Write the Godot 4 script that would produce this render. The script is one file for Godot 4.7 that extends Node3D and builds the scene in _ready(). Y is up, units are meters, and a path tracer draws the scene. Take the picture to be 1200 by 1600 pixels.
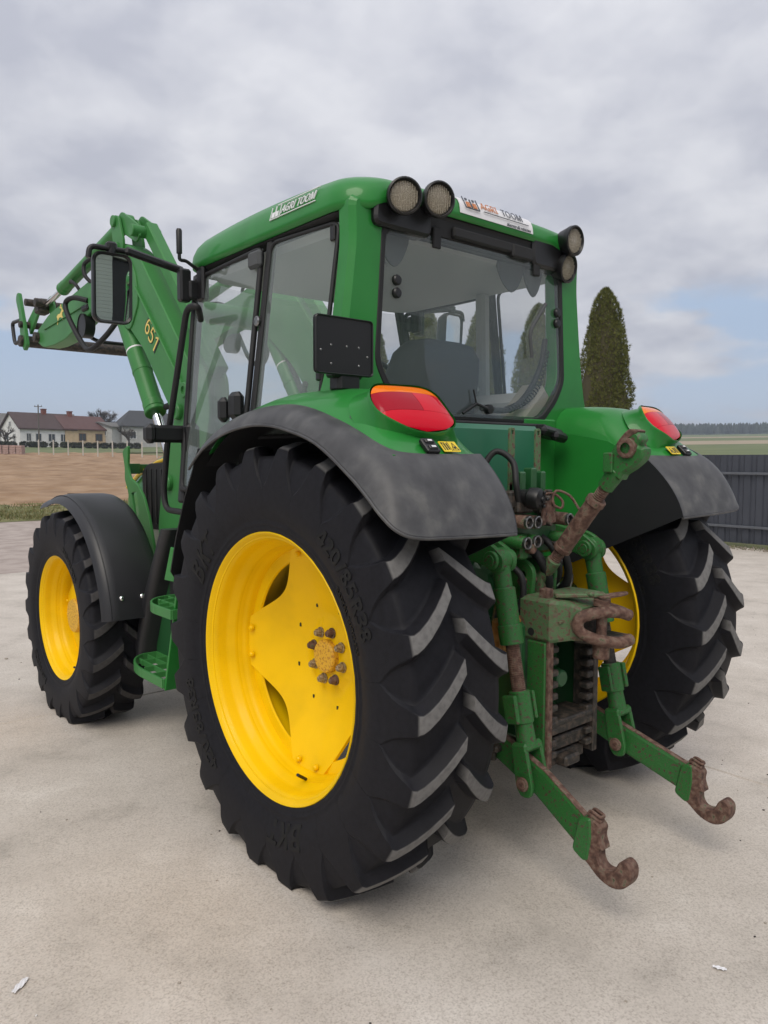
extends Node3D

var M := {}
var used := {}

# ---------------------------------------------------------------- mesh building
class MB:
	var st := SurfaceTool.new()
	var xf := Transform3D.IDENTITY
	var col := Color(1, 1, 1)
	var gid := 10
	var tris := 0
	func _init():
		st.begin(Mesh.PRIMITIVE_TRIANGLES)
	func tri(a: Vector3, b: Vector3, c: Vector3, g := -1):
		# a, b, c counter-clockwise seen from outside
		st.set_smooth_group(g)
		st.set_color(col)
		var A := xf * a
		var B := xf * b
		var C := xf * c
		if xf.basis.determinant() < 0.0:
			st.add_vertex(A); st.add_vertex(B); st.add_vertex(C)
		else:
			st.add_vertex(A); st.add_vertex(C); st.add_vertex(B)
		tris += 1
	func quad(a: Vector3, b: Vector3, c: Vector3, d: Vector3, g := -1):
		tri(a, b, c, g)
		tri(a, c, d, g)
	func poly_out(p: Array, ref: Vector3, g := -1):
		# convex face turned away from ref
		var n: Vector3 = (p[1] - p[0]).cross(p[2] - p[0])
		var m := Vector3.ZERO
		for q in p: m += q
		m /= p.size()
		var r := p
		if n.dot(m - ref) < 0.0:
			r = p.duplicate(); r.reverse()
		for i in range(1, r.size() - 1): tri(r[0], r[i], r[i + 1], g)
	func box(c: Vector3, s: Vector3, b := 0.004, bas := Basis.IDENTITY):
		var h := s * 0.5
		b = minf(b, minf(h.x, minf(h.y, h.z)) * 0.8)
		var cs := {}
		for i in [-1, 1]:
			for j in [-1, 1]:
				for k in [-1, 1]:
					cs[[i, j, k]] = [c + bas * Vector3(i * h.x, j * (h.y - b), k * (h.z - b)), c + bas * Vector3(i * (h.x - b), j * h.y, k * (h.z - b)), c + bas * Vector3(i * (h.x - b), j * (h.y - b), k * h.z)]
		for i in [-1, 1]:
			poly_out([cs[[i, -1, -1]][0], cs[[i, 1, -1]][0], cs[[i, 1, 1]][0], cs[[i, -1, 1]][0]], c)
			poly_out([cs[[-1, i, -1]][1], cs[[1, i, -1]][1], cs[[1, i, 1]][1], cs[[-1, i, 1]][1]], c)
			poly_out([cs[[-1, -1, i]][2], cs[[1, -1, i]][2], cs[[1, 1, i]][2], cs[[-1, 1, i]][2]], c)
			for j in [-1, 1]:
				poly_out([cs[[i, j, -1]][0], cs[[i, j, 1]][0], cs[[i, j, 1]][1], cs[[i, j, -1]][1]], c)
				poly_out([cs[[i, -1, j]][0], cs[[i, 1, j]][0], cs[[i, 1, j]][2], cs[[i, -1, j]][2]], c)
				poly_out([cs[[-1, i, j]][1], cs[[1, i, j]][1], cs[[1, i, j]][2], cs[[-1, i, j]][2]], c)
				for k in [-1, 1]: poly_out(cs[[i, j, k]], c)
	func bar(a: Vector3, b: Vector3, w: float, t: float, up := Vector3.UP, bev := 0.004):
		# square bar from a to b; w across, t along up
		var d := b - a
		var y := d.normalized()
		var x := y.cross(up).normalized()
		var z := x.cross(y).normalized()
		box((a + b) * 0.5, Vector3(w, d.length(), t), bev, Basis(x, y, z))
	func frame_of(d: Vector3) -> Basis:
		var y := d.normalized()
		var t := Vector3.UP if absf(y.y) < 0.9 else Vector3.RIGHT
		var x := t.cross(y).normalized()
		return Basis(x, y, x.cross(y))
	func cyl(a: Vector3, b: Vector3, r0: float, r1 := -1.0, n := 20, ch := 0.0, caps := true):
		if r1 < 0.0: r1 = r0
		var d := b - a
		var l := d.length()
		var pr := []
		if ch > 0.0:
			pr = [Vector2(r0 - ch, 0), Vector2(r0, ch), Vector2(r1, l - ch), Vector2(r1 - ch, l)]
		else:
			pr = [Vector2(r0, 0), Vector2(r1, l)]
		if caps: pr = [Vector2(0, 0)] + pr + [Vector2(0, l)]
		lathe(pr, a, d, n)
	func lathe(pr: Array, o: Vector3, d: Vector3, n := 32, sharp := 30.0):
		# profile points (radius, along); the outside is on the right going along d
		var f := frame_of(d)
		gid += 1
		var last := Vector2.ZERO
		for i in pr.size() - 1:
			var e: Vector2 = pr[i + 1] - pr[i]
			if e.length() < 1e-6: continue
			if i > 0 and absf(rad_to_deg(last.angle_to(e))) > sharp: gid += 1
			last = e
			for k in n:
				var t0 := TAU * k / n
				var t1 := TAU * (k + 1) / n
				var u0 := f.x * cos(t0) + f.z * -sin(t0)
				var u1 := f.x * cos(t1) + f.z * -sin(t1)
				var p: Vector2 = pr[i]
				var q: Vector2 = pr[i + 1]
				var a0 := o + f.y * p.y + u0 * p.x
				var a1 := o + f.y * p.y + u1 * p.x
				var b0 := o + f.y * q.y + u0 * q.x
				var b1 := o + f.y * q.y + u1 * q.x
				if p.x < 1e-6: tri(a0, b1, b0, gid)
				elif q.x < 1e-6: tri(a0, a1, b0, gid)
				else: quad(a0, a1, b1, b0, gid)
		gid += 1
	func tube(path: Array, r: float, n := 8, caps := true, squash := 1.0):
		gid += 1
		var rings := []
		var x := Vector3.ZERO
		for i in path.size():
			var d: Vector3
			if i == 0: d = path[1] - path[0]
			elif i == path.size() - 1: d = path[i] - path[i - 1]
			else: d = (path[i + 1] - path[i]).normalized() + (path[i] - path[i - 1]).normalized()
			d = d.normalized()
			if i == 0: x = frame_of(d).x
			else: x = (x - d * x.dot(d)).normalized()
			var z := x.cross(d)
			var ring := []
			for k in n:
				var t := TAU * k / n
				ring.append(path[i] + (x * cos(t) - z * sin(t) * squash) * r)
			rings.append(ring)
		for i in rings.size() - 1:
			for k in n:
				var k1 := (k + 1) % n
				quad(rings[i][k], rings[i][k1], rings[i + 1][k1], rings[i + 1][k], gid)
		if caps:
			poly_out(rings[0], path[1])
			poly_out(rings[-1], path[-2])
	func plate(outline: Array, o: Vector3, u: Vector3, v: Vector3, t: float, bev := 0.003, holes := []):
		# outline of Vector2 in (u, v); thick t along u x v, centred on o
		var w := u.cross(v).normalized()
		var pts := PackedVector2Array(outline)
		if Geometry2D.is_polygon_clockwise(pts): pts.reverse()
		var loops := [pts]
		for h in holes:
			var hh := PackedVector2Array(h)
			if not Geometry2D.is_polygon_clockwise(hh): hh.reverse()
			loops.append(hh)
		var ins := []
		for L in loops:
			var q := PackedVector2Array()
			var n: int = L.size()
			for i in n:
				var e0: Vector2 = (L[i] - L[(i + n - 1) % n]).normalized()
				var e1: Vector2 = (L[(i + 1) % n] - L[i]).normalized()
				var m := Vector2(-e0.y - e1.y, e0.x + e1.x)
				var den := 1.0 + e0.dot(e1)
				q.append(L[i] + (m / maxf(den, 0.35)) * bev)
			ins.append(q)
		var pieces := [ins[0]]
		for i in range(1, ins.size()):
			var hr: PackedVector2Array = ins[i].duplicate(); hr.reverse()
			var cx := 0.0
			for p in hr: cx += p.x / hr.size()
			var nx := []
			for pc in pieces:
				for side in [[-1e3, cx], [cx, 1e3]]:
					var half := PackedVector2Array([Vector2(side[0], -1e3), Vector2(side[1], -1e3), Vector2(side[1], 1e3), Vector2(side[0], 1e3)])
					for a in Geometry2D.intersect_polygons(pc, half):
						for b in Geometry2D.clip_polygons(a, hr):
							nx.append(b)
			pieces = nx
		for pc in pieces:
			var ix := Geometry2D.triangulate_polygon(pc)
			if ix.is_empty() and holes.is_empty():
				pc = loops[0]
				ix = Geometry2D.triangulate_polygon(pc)
			if ix.is_empty(): print('no cap ', o, ' ', pc.size())
			for i in range(0, ix.size(), 3):
				var a: Vector2 = pc[ix[i]]
				var b: Vector2 = pc[ix[i + 1]]
				var c: Vector2 = pc[ix[i + 2]]
				if (b - a).cross(c - a) < 0.0:
					var s := b; b = c; c = s
				var A := o + u * a.x + v * a.y
				var B := o + u * b.x + v * b.y
				var C := o + u * c.x + v * c.y
				tri(A + w * t * 0.5, B + w * t * 0.5, C + w * t * 0.5)
				tri(A - w * t * 0.5, C - w * t * 0.5, B - w * t * 0.5)
		for li in loops.size():
			var L: PackedVector2Array = loops[li]
			var I: PackedVector2Array = ins[li]
			var n := L.size()
			gid += 1
			for i in n:
				var e0 := L[i] - L[(i + n - 1) % n]
				var e1 := L[(i + 1) % n] - L[i]
				if absf(rad_to_deg(e0.angle_to(e1))) > 28.0: gid += 1
				var j := (i + 1) % n
				var tb := t * 0.5 - bev
				var a0 := o + u * L[i].x + v * L[i].y
				var a1 := o + u * L[j].x + v * L[j].y
				quad(a0 - w * tb, a1 - w * tb, a1 + w * tb, a0 + w * tb, gid)
				if bev > 0.0:
					var b0 := o + u * I[i].x + v * I[i].y
					var b1 := o + u * I[j].x + v * I[j].y
					quad(a0 + w * tb, a1 + w * tb, b1 + w * t * 0.5, b0 + w * t * 0.5)
					quad(b0 - w * t * 0.5, b1 - w * t * 0.5, a1 - w * tb, a0 - w * tb)
	func grid(g: Array, thick := 0.0, smooth := true, wrap := false):
		# g[row][col]; outside is (col direction) x (row direction)
		gid += 1
		var nr := g.size()
		var nc: int = g[0].size()
		var gg := gid if smooth else -1
		var cc := nc if wrap else nc - 1
		for r in nr - 1:
			for c in cc:
				var c1 := (c + 1) % nc
				quad(g[r][c], g[r][c1], g[r + 1][c1], g[r + 1][c], gg)
		if thick != 0.0:
			var b := []
			for r in nr:
				var row := []
				for c in nc:
					var du: Vector3 = g[r][mini(c + 1, nc - 1)] - g[r][maxi(c - 1, 0)]
					var dv: Vector3 = g[mini(r + 1, nr - 1)][c] - g[maxi(r - 1, 0)][c]
					row.append(g[r][c] - du.cross(dv).normalized() * thick)
				b.append(row)
			gid += 1
			gg = gid if smooth else -1
			for r in nr - 1:
				for c in cc:
					var c1 := (c + 1) % nc
					quad(b[r][c], b[r + 1][c], b[r + 1][c1], b[r][c1], gg)
				if not wrap:
					quad(g[r][0], g[r + 1][0], b[r + 1][0], b[r][0])
					quad(g[r + 1][nc - 1], g[r][nc - 1], b[r][nc - 1], b[r + 1][nc - 1])
			for c in cc:
				var c1 := (c + 1) % nc
				quad(g[0][c1], g[0][c], b[0][c], b[0][c1])
				quad(g[nr - 1][c], g[nr - 1][c1], b[nr - 1][c1], b[nr - 1][c])
	func loft(rings: Array, cap0 := true, cap1 := true, smooth := true):
		# closed rings of equal count
		grid(rings, 0.0, smooth, true)
		if cap0: fan(rings[0], rings[1][0] )
		if cap1: fan(rings[-1], rings[-2][0])
	func fan(ring: Array, ref: Vector3):
		var m := Vector3.ZERO
		for q in ring: m += q
		m /= ring.size()
		for i in ring.size():
			poly_out([m, ring[i], ring[(i + 1) % ring.size()]], ref)
	func mesh(normals := true) -> ArrayMesh:
		if normals: st.generate_normals()
		st.index()
		return st.commit()

static func smooth_path(p: Array, k := 6) -> Array:
	var out := []
	for i in p.size() - 1:
		var a: Vector3 = p[maxi(i - 1, 0)]
		var b: Vector3 = p[i]
		var c: Vector3 = p[i + 1]
		var d: Vector3 = p[mini(i + 2, p.size() - 1)]
		for j in k:
			out.append(b.cubic_interpolate(c, a, d, float(j) / k))
	out.append(p[-1])
	return out

static func round_path(p: Array, r: float, k := 5) -> Array:
	# polyline with rounded corners
	var out := [p[0]]
	for i in range(1, p.size() - 1):
		var a: Vector3 = p[i - 1] - p[i]
		var b: Vector3 = p[i + 1] - p[i]
		var q := minf(r, minf(a.length(), b.length()) * 0.48)
		var s: Vector3 = p[i] + a.normalized() * q
		var e: Vector3 = p[i] + b.normalized() * q
		for j in k + 1:
			var t := float(j) / k
			out.append(s.lerp(p[i], t).lerp(p[i].lerp(e, t), t))
	out.append(p[-1])
	return out

static func rrect(w: float, h: float, r: float, k := 4) -> Array:
	var out := []
	for q in 4:
		var c := Vector2((w * 0.5 - r) * (1 if q in [0, 3] else -1), (h * 0.5 - r) * (1 if q < 2 else -1))
		for j in k + 1:
			var t := PI * 0.5 * (q + float(j) / k)
			out.append(c + Vector2(cos(t), sin(t)) * r)
	return out

static func spline2(p: Array, k := 5) -> Array:
	# closed smooth outline of Vector2
	var out := []
	var n := p.size()
	for i in n:
		for j in k:
			out.append((p[i] as Vector2).cubic_interpolate(p[(i + 1) % n], p[(i + n - 1) % n], p[(i + 2) % n], float(j) / k))
	return out

static func round2(p: Array, r: float, k := 3) -> Array:
	var out := []
	var n := p.size()
	for i in n:
		var c: Vector2 = p[i]
		var a: Vector2 = p[(i + n - 1) % n] - c
		var b: Vector2 = p[(i + 1) % n] - c
		var q := minf(r, minf(a.length(), b.length()) * 0.45)
		var s := c + a.normalized() * q
		var e := c + b.normalized() * q
		for j in k + 1:
			var t := float(j) / k
			out.append(s.lerp(c, t).lerp(c.lerp(e, t), t))
	return out

# ---------------------------------------------------------------- nodes
func add(b, called: String, mat: Material, parent: Node, label := "") -> MeshInstance3D:
	var o := MeshInstance3D.new()
	o.name = called
	o.mesh = b.mesh() if b is MB else b
	o.material_override = mat
	o.cast_shadow = GeometryInstance3D.SHADOW_CASTING_SETTING_ON
	parent.add_child(o, true)
	if label: o.set_meta("label", label)
	return o

func node(called: String, parent: Node, at := Vector3.ZERO, label := "") -> Node3D:
	var o := Node3D.new()
	o.name = called
	parent.add_child(o, true)
	o.position = at
	if label: o.set_meta("label", label)
	return o

func numbered(called: String) -> String:
	used[called] = used.get(called, -1) + 1
	return called if used[called] == 0 else "%s_%03d" % [called, used[called]]

func tag(o: Node, label: String, category: String, group := "", kind := "") -> Node:
	if label: o.set_meta("label", label)
	if category: o.set_meta("category", category)
	if group: o.set_meta("group", group)
	if kind: o.set_meta("kind", kind)
	return o

func struct_(b, called: String, mat: Material, label := "", category := "") -> MeshInstance3D:
	var o := add(b, numbered(called), mat, self)
	o.set_meta("kind", "structure")
	if label: o.set_meta("label", label)
	if category: o.set_meta("category", category)
	return o

func text(s: String, size: float, at: Vector3, right: Vector3, up: Vector3, mat: Material, parent: Node, called := "lettering", depth := 0.0015, bold := false, slant := 0.0, stretch := 1.0, serif := false) -> MeshInstance3D:
	var o := add(text_mesh(s, size, depth, bold, serif), called, mat, parent)
	right = right.normalized()
	var n := right.cross(up).normalized()
	up = n.cross(right)
	o.transform = Transform3D(Basis(right * stretch, up + right * slant, n), at)
	return o

func text_mesh(s: String, size: float, depth: float, bold := false, serif := false) -> TextMesh:
	var t := TextMesh.new()
	var f := SystemFont.new()
	f.font_names = PackedStringArray(["Droid Serif" if serif else "Droid Sans"])
	f.font_weight = 700 if bold else 400
	t.font = f
	t.text = s
	t.font_size = 64
	t.pixel_size = size / 64.0
	t.depth = depth
	t.curve_step = 4.0
	return t

# ---------------------------------------------------------------- materials
func lin(r: float, g: float, b: float) -> Color:
	return Color(r, g, b).linear_to_srgb()

func ramp(stops: Array) -> Gradient:
	var g := Gradient.new()
	g.offsets = PackedFloat32Array(stops.map(func(s): return s[0]))
	g.colors = PackedColorArray(stops.map(func(s): return s[1]))
	return g

func ntex(freq: float, stops: Array, size := 512, octaves := 5, sd := 1, kind := FastNoiseLite.TYPE_SIMPLEX_SMOOTH, normal := 0.0, warp := 0.0) -> NoiseTexture2D:
	var n := FastNoiseLite.new()
	n.noise_type = kind
	n.seed = sd
	n.frequency = freq
	n.fractal_octaves = octaves
	n.fractal_type = FastNoiseLite.FRACTAL_FBM if octaves > 1 else FastNoiseLite.FRACTAL_NONE
	if warp > 0.0:
		n.domain_warp_enabled = true
		n.domain_warp_amplitude = warp
		n.domain_warp_frequency = freq
	var t := NoiseTexture2D.new()
	t.width = size
	t.height = size
	t.seamless = true
	t.noise = n
	if normal > 0.0:
		t.as_normal_map = true
		t.bump_strength = normal
	elif stops: t.color_ramp = ramp(stops)
	return t

func mat(called: String, c: Color, rough := 0.5, metal := 0.0, tex: Texture2D = null, scale := 1.0, bump: Texture2D = null, bump_cm := 0.0, world := false) -> StandardMaterial3D:
	var m := StandardMaterial3D.new()
	m.resource_name = called
	m.albedo_color = c
	m.roughness = rough
	m.metallic = metal
	if tex or bump:
		m.uv1_triplanar = true
		m.uv1_world_triplanar = world
		m.uv1_scale = Vector3.ONE * scale
		m.uv1_triplanar_sharpness = 4.0
	if tex: m.albedo_texture = tex
	if bump:
		m.heightmap_enabled = true
		m.heightmap_texture = bump
		m.heightmap_scale = bump_cm
	M[called] = m
	return m

func coat(m: StandardMaterial3D, amount := 1.0, rough := 0.08) -> StandardMaterial3D:
	m.clearcoat_enabled = true
	m.clearcoat = amount
	m.clearcoat_roughness = rough
	return m

# ---------------------------------------------------------------- scene
const EYE := Vector3(-2.5318, 1.571, 2.3951)
const SIDE := Vector3(0.7595, 0, 0.6505)   # to the right across the site as seen from the yard
const AWAY := Vector3(0.6505, 0, -0.7595)  # away from the yard
const CLOUD_TURN := 0.9
var rng := RandomNumberGenerator.new()

func _ready():
	# camera
	var cam := Camera3D.new()
	cam.name = "camera"
	add_child(cam)
	cam.position = EYE
	cam.basis = Basis(Vector3.UP, -0.7084) * Basis(Vector3.RIGHT, -0.0699) * Basis(Vector3.BACK, 0.002)
	cam.fov = 67.83
	cam.near = 0.05
	cam.far = 4000.0
	cam.current = true
	# sky, sun, exposure
	var env := Environment.new()
	env.background_mode = Environment.BG_SKY
	env.sky = Sky.new()
	env.sky.sky_material = cloudy_sky()
	env.background_energy_multiplier = 0.90
	env.tonemap_mode = Environment.TONE_MAPPER_LINEAR
	env.tonemap_exposure = 1.14
	env.sdfgi_enabled = true
	env.ssao_enabled = true
	env.ssil_enabled = true
	env.fog_enabled = true
	env.fog_density = 0.0006
	env.fog_light_color = Color(0.80, 0.85, 0.92)
	var we := WorldEnvironment.new()
	we.name = "world_environment"
	we.environment = env
	add_child(we)
	var sun := DirectionalLight3D.new()
	sun.name = "sun"
	sun.light_energy = 0.5
	sun.light_color = Color(1.0, 0.965, 0.91)
	sun.light_angular_distance = 36.0
	sun.shadow_enabled = true
	add_child(sun)
	sun.basis = Basis.looking_at(Vector3(0.52, -0.74, -0.34))
	rng.seed = 20
	materials()
	ground()
	surroundings()
	tractor()

func cloudy_sky() -> PanoramaSkyMaterial:
	var w := 3072
	var h := 1536
	var im := Image.create_empty(w, h, false, Image.FORMAT_RGBF)
	var big := FastNoiseLite.new()
	big.seed = 11; big.frequency = 0.34; big.fractal_octaves = 6; big.fractal_gain = 0.52
	big.noise_type = FastNoiseLite.TYPE_SIMPLEX_SMOOTH
	big.domain_warp_enabled = true; big.domain_warp_amplitude = 0.8; big.domain_warp_frequency = 0.4
	var tone := FastNoiseLite.new()
	tone.seed = 5; tone.frequency = 0.62; tone.fractal_octaves = 6; tone.fractal_gain = 0.55
	tone.noise_type = FastNoiseLite.TYPE_SIMPLEX_SMOOTH
	for j in h / 2:
		var el := (0.5 - (j + 0.5) / h) * PI
		var se := sin(el)
		var ce := cos(el)
		for i in w:
			var az := ((i + 0.5) / w - 0.5) * TAU + CLOUD_TURN
			var k := ce / (se + 0.22)
			var x := sin(az) * k * 2.0
			var y := -cos(az) * k * 2.0
			var n := big.get_noise_2d(x, y)
			var t := tone.get_noise_2d(x * 1.3 + 40.0, y * 1.3)
			var t2 := big.get_noise_2d(x * 4.3 + 90.0, y * 4.3 - 30.0)
			# an almost closed deck of cloud that thins towards the horizon
			var cover := smoothstep(-0.22, 0.14, n + 0.95 * smoothstep(0.06, 0.28, se) - 0.22)
			var blue := Color(0.44, 0.56, 0.74).lerp(Color(0.60, 0.69, 0.80), smoothstep(0.16, 0.0, se))
			var s := clampf(0.52 + 0.62 * t + 0.78 * t2 + 0.2 * n, 0.0, 1.0)
			var cloud := Color(0.475, 0.487, 0.555).lerp(Color(0.70, 0.705, 0.745), s)
			cloud *= 1.0 + 0.45 * pow(se, 1.5)
			im.set_pixel(i, j, blue.lerp(cloud, cover * 0.96))
	var low := Color(0.33, 0.31, 0.29)
	im.fill_rect(Rect2i(0, h / 2, w, h / 2), low)
	var m := PanoramaSkyMaterial.new()
	m.panorama = ImageTexture.create_from_image(im)
	return m

func materials():
	var paint_var := ntex(0.006, [[0.0, Color(0.90, 0.90, 0.90)], [0.5, Color(0.97, 0.97, 0.97)], [1.0, Color(1, 1, 1)]], 512, 5, 3)
	var fine := ntex(0.05, [], 512, 4, 9)
	coat(mat("green", lin(0.020, 0.225, 0.034), 0.42, 0.0, paint_var, 0.9), 0.32, 0.08).metallic_specular = 0.38
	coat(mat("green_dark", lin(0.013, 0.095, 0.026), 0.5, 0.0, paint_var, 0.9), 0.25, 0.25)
	coat(mat("green_teal", lin(0.014, 0.150, 0.075), 0.45, 0.0, paint_var, 0.9), 0.4, 0.2)
	coat(mat("green_loader", lin(0.048, 0.225, 0.055), 0.5, 0.0, paint_var, 0.8), 0.15, 0.2).metallic_specular = 0.4
	# chipped green paint over rust
	var g0 := lin(0.018, 0.112, 0.022)
	var g1 := lin(0.030, 0.160, 0.034)
	var r0 := lin(0.060, 0.034, 0.022)
	var r1 := lin(0.135, 0.078, 0.050)
	var dirt := lin(0.13, 0.10, 0.075)
	var chip := ntex(0.010, [[0.0, r1], [0.18, r0], [0.25, dirt], [0.275, g0], [0.45, g1], [0.55, g0], [0.68, g1], [0.78, g0], [0.82, dirt], [0.85, r0]], 1024, 8, 21)
	mat("green_chipped", Color.WHITE, 0.5, 0.0, chip, 3.6, fine, 0.05)
	var pale := lin(0.10, 0.165, 0.075)
	var worn := ntex(0.012, [[0.0, r0], [0.28, r1], [0.36, dirt], [0.42, pale], [0.6, lin(0.07, 0.15, 0.06)], [0.74, pale], [0.84, r1], [1.0, r0]], 1024, 7, 33)
	mat("green_worn", Color.WHITE, 0.65, 0.0, worn, 3.0, fine, 0.06)
	var rusty := ntex(0.014, [[0.0, lin(0.05, 0.026, 0.02)], [0.35, lin(0.10, 0.052, 0.038)], [0.55, lin(0.15, 0.085, 0.062)], [0.75, lin(0.19, 0.13, 0.10)], [0.85, lin(0.09, 0.11, 0.055)], [1.0, lin(0.05, 0.028, 0.02)]], 512, 6, 44)
	mat("rust", Color.WHITE, 0.8, 0.0, rusty, 4.0, fine, 0.10)
	var greasy := ntex(0.014, [[0.0, lin(0.012, 0.011, 0.010)], [0.45, lin(0.03, 0.026, 0.022)], [0.7, lin(0.07, 0.052, 0.04)], [1.0, lin(0.11, 0.085, 0.065)]], 512, 6, 45)
	mat("grime", Color.WHITE, 0.6, 0.0, greasy, 4.0, fine, 0.08)
	coat(mat("yellow", lin(0.97, 0.610, 0.0), 0.45, 0.0, paint_var, 0.8), 0.10, 0.12).metallic_specular = 0.3
	var yscuff := ntex(0.03, [[0.0, lin(0.30, 0.12, 0.02)], [0.30, lin(0.52, 0.24, 0.02)], [0.42, lin(0.72, 0.42, 0.03)], [1.0, lin(0.74, 0.44, 0.03)]], 256, 5, 8)
	mat("yellow_scuffed", Color.WHITE, 0.5, 0.0, yscuff, 9.0)
	# rubber and plastic
	var rub := ntex(0.02, [[0.0, Color(0.80, 0.80, 0.80)], [0.5, Color(0.93, 0.93, 0.93)], [1.0, Color(1, 1, 1)]], 512, 5, 12)
	var stip := ntex(0.16, [], 512, 3, 14)
	mat("rubber", Color.WHITE, 0.60, 0.0, rub, 3.0, stip, 0.05).vertex_color_use_as_albedo = true
	M.rubber.metallic_specular = 0.32
	var scuff := ntex(0.006, [[0.0, lin(0.036, 0.036, 0.039)], [0.4, lin(0.056, 0.056, 0.059)], [0.65, lin(0.078, 0.078, 0.080)], [0.8, lin(0.10, 0.099, 0.097)], [1.0, lin(0.13, 0.128, 0.123)]], 1024, 7, 15, FastNoiseLite.TYPE_SIMPLEX_SMOOTH, 0.0, 30.0)
	mat("fender_plastic", Color.WHITE, 0.5, 0.0, scuff, 1.3, stip, 0.012)
	mat("fender_new", lin(0.020, 0.020, 0.023), 0.42, 0.0, paint_var, 1.0, stip, 0.01)
	mat("black", lin(0.0075, 0.0075, 0.0085), 0.42)
	mat("black_matt", lin(0.014, 0.014, 0.015), 0.7)
	mat("black_rubber", lin(0.010, 0.010, 0.011), 0.6)
	mat("steel", lin(0.42, 0.42, 0.42), 0.32, 0.9, ntex(0.03, [[0.0, Color(0.6, 0.6, 0.6)], [1.0, Color(1, 1, 1)]], 256, 4, 18), 6.0)
	mat("steel_dull", lin(0.52, 0.46, 0.33), 0.45, 0.2, ntex(0.04, [[0.0, Color(0.45, 0.36, 0.28)], [0.5, Color(0.8, 0.75, 0.68)], [1.0, Color(1, 1, 1)]], 256, 4, 19), 8.0)
	mat("chrome", lin(0.75, 0.75, 0.76), 0.12, 1.0)
	mat("mirror_glass", lin(0.80, 0.84, 0.82), 0.02, 1.0)
	var gl := mat("glass", Color(0.66, 0.72, 0.70, 0.22), 0.0)
	gl.transparency = BaseMaterial3D.TRANSPARENCY_ALPHA
	gl.metallic_specular = 0.5
	var gr := mat("glass_rear", Color(0.46, 0.53, 0.52, 0.17), 0.0)
	gr.transparency = BaseMaterial3D.TRANSPARENCY_ALPHA
	mat("interior", lin(0.40, 0.42, 0.42), 0.85)
	mat("interior_dark", lin(0.075, 0.08, 0.085), 0.8)
	mat("seat_cloth", lin(0.13, 0.14, 0.155), 0.95, 0.0, ntex(0.2, [[0.0, Color(0.5, 0.5, 0.5)], [1.0, Color(1, 1, 1)]], 256, 2, 23), 6.0)
	mat("beige_trim", lin(0.28, 0.27, 0.23), 0.7)
	mat("red_lens", lin(0.60, 0.004, 0.020), 0.12).metallic_specular = 0.35
	mat("red_lens_dark", lin(0.36, 0.003, 0.016), 0.12).metallic_specular = 0.35
	mat("amber_lens", lin(0.88, 0.19, 0.004), 0.12).metallic_specular = 0.35
	mat("lamp_lens", lin(0.62, 0.58, 0.50), 0.2, 0.2, ntex(0.09, [[0.0, Color(0.55, 0.52, 0.47)], [1.0, Color(1, 1, 1)]], 256, 2, 25, FastNoiseLite.TYPE_CELLULAR), 10.0)
	mat("sticker_white", lin(0.78, 0.78, 0.80), 0.35)
	mat("sticker_yellow", lin(0.85, 0.62, 0.02), 0.4)
	mat("ink_black", lin(0.015, 0.015, 0.018), 0.5)
	mat("ink_grey", lin(0.10, 0.11, 0.13), 0.5)
	mat("ink_orange", lin(0.55, 0.20, 0.07), 0.5)
	mat("decal_yellow", lin(0.80, 0.62, 0.16), 0.45)
	mat("hood_yellow", lin(0.80, 0.52, 0.02), 0.4)
	var wood := ntex(0.012, [[0.0, lin(0.20, 0.085, 0.02)], [0.5, lin(0.36, 0.17, 0.045)], [1.0, lin(0.46, 0.24, 0.07)]], 256, 5, 27)
	mat("wedge", Color.WHITE, 0.6, 0.0, wood, 5.0)
	# ground
	var conc := ntex(0.0035, [[0.0, lin(0.43, 0.39, 0.34)], [0.3, lin(0.55, 0.498, 0.438)], [0.5, lin(0.59, 0.535, 0.472)], [0.7, lin(0.615, 0.56, 0.497)], [1.0, lin(0.70, 0.645, 0.58)]], 2048, 9, 51)
	conc.noise.fractal_gain = 0.62
	var cm := mat("concrete", Color.WHITE, 0.82, 0.0, conc, 0.22, ntex(0.2, [], 1024, 3, 52), 0.02, true)
	cm.detail_enabled = true
	cm.detail_blend_mode = BaseMaterial3D.BLEND_MODE_MUL
	cm.uv2_triplanar = true
	cm.uv2_world_triplanar = true
	cm.uv2_scale = Vector3.ONE * 0.85
	cm.detail_uv_layer = BaseMaterial3D.DETAIL_UV_2
	cm.detail_albedo = ntex(0.24, [[0.0, Color(0.74, 0.72, 0.70)], [0.22, Color(0.88, 0.875, 0.87)], [0.45, Color(0.96, 0.96, 0.96)], [0.7, Color(1, 1, 1)], [1.0, Color(1, 1, 1)]], 1024, 3, 53, FastNoiseLite.TYPE_VALUE)
	mat("joint", lin(0.10, 0.085, 0.07), 0.9)
	mat("asphalt", Color.WHITE, 0.9, 0.0, ntex(0.01, [[0.0, lin(0.28, 0.23, 0.20)], [0.5, lin(0.37, 0.31, 0.275)], [1.0, lin(0.46, 0.395, 0.35)]], 1024, 8, 55), 0.2, stip, 0.2, true)
	mat("soil", Color.WHITE, 0.95, 0.0, ntex(0.008, [[0.0, lin(0.22, 0.135, 0.075)], [0.5, lin(0.30, 0.195, 0.115)], [1.0, lin(0.40, 0.275, 0.175)]], 1024, 8, 56), 0.05, null, 0.0, true)
	mat("meadow", Color.WHITE, 0.95, 0.0, ntex(0.008, [[0.0, lin(0.10, 0.105, 0.036)], [0.5, lin(0.145, 0.150, 0.052)], [1.0, lin(0.24, 0.20, 0.10)]], 1024, 8, 57), 0.06, null, 0.0, true)
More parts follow.
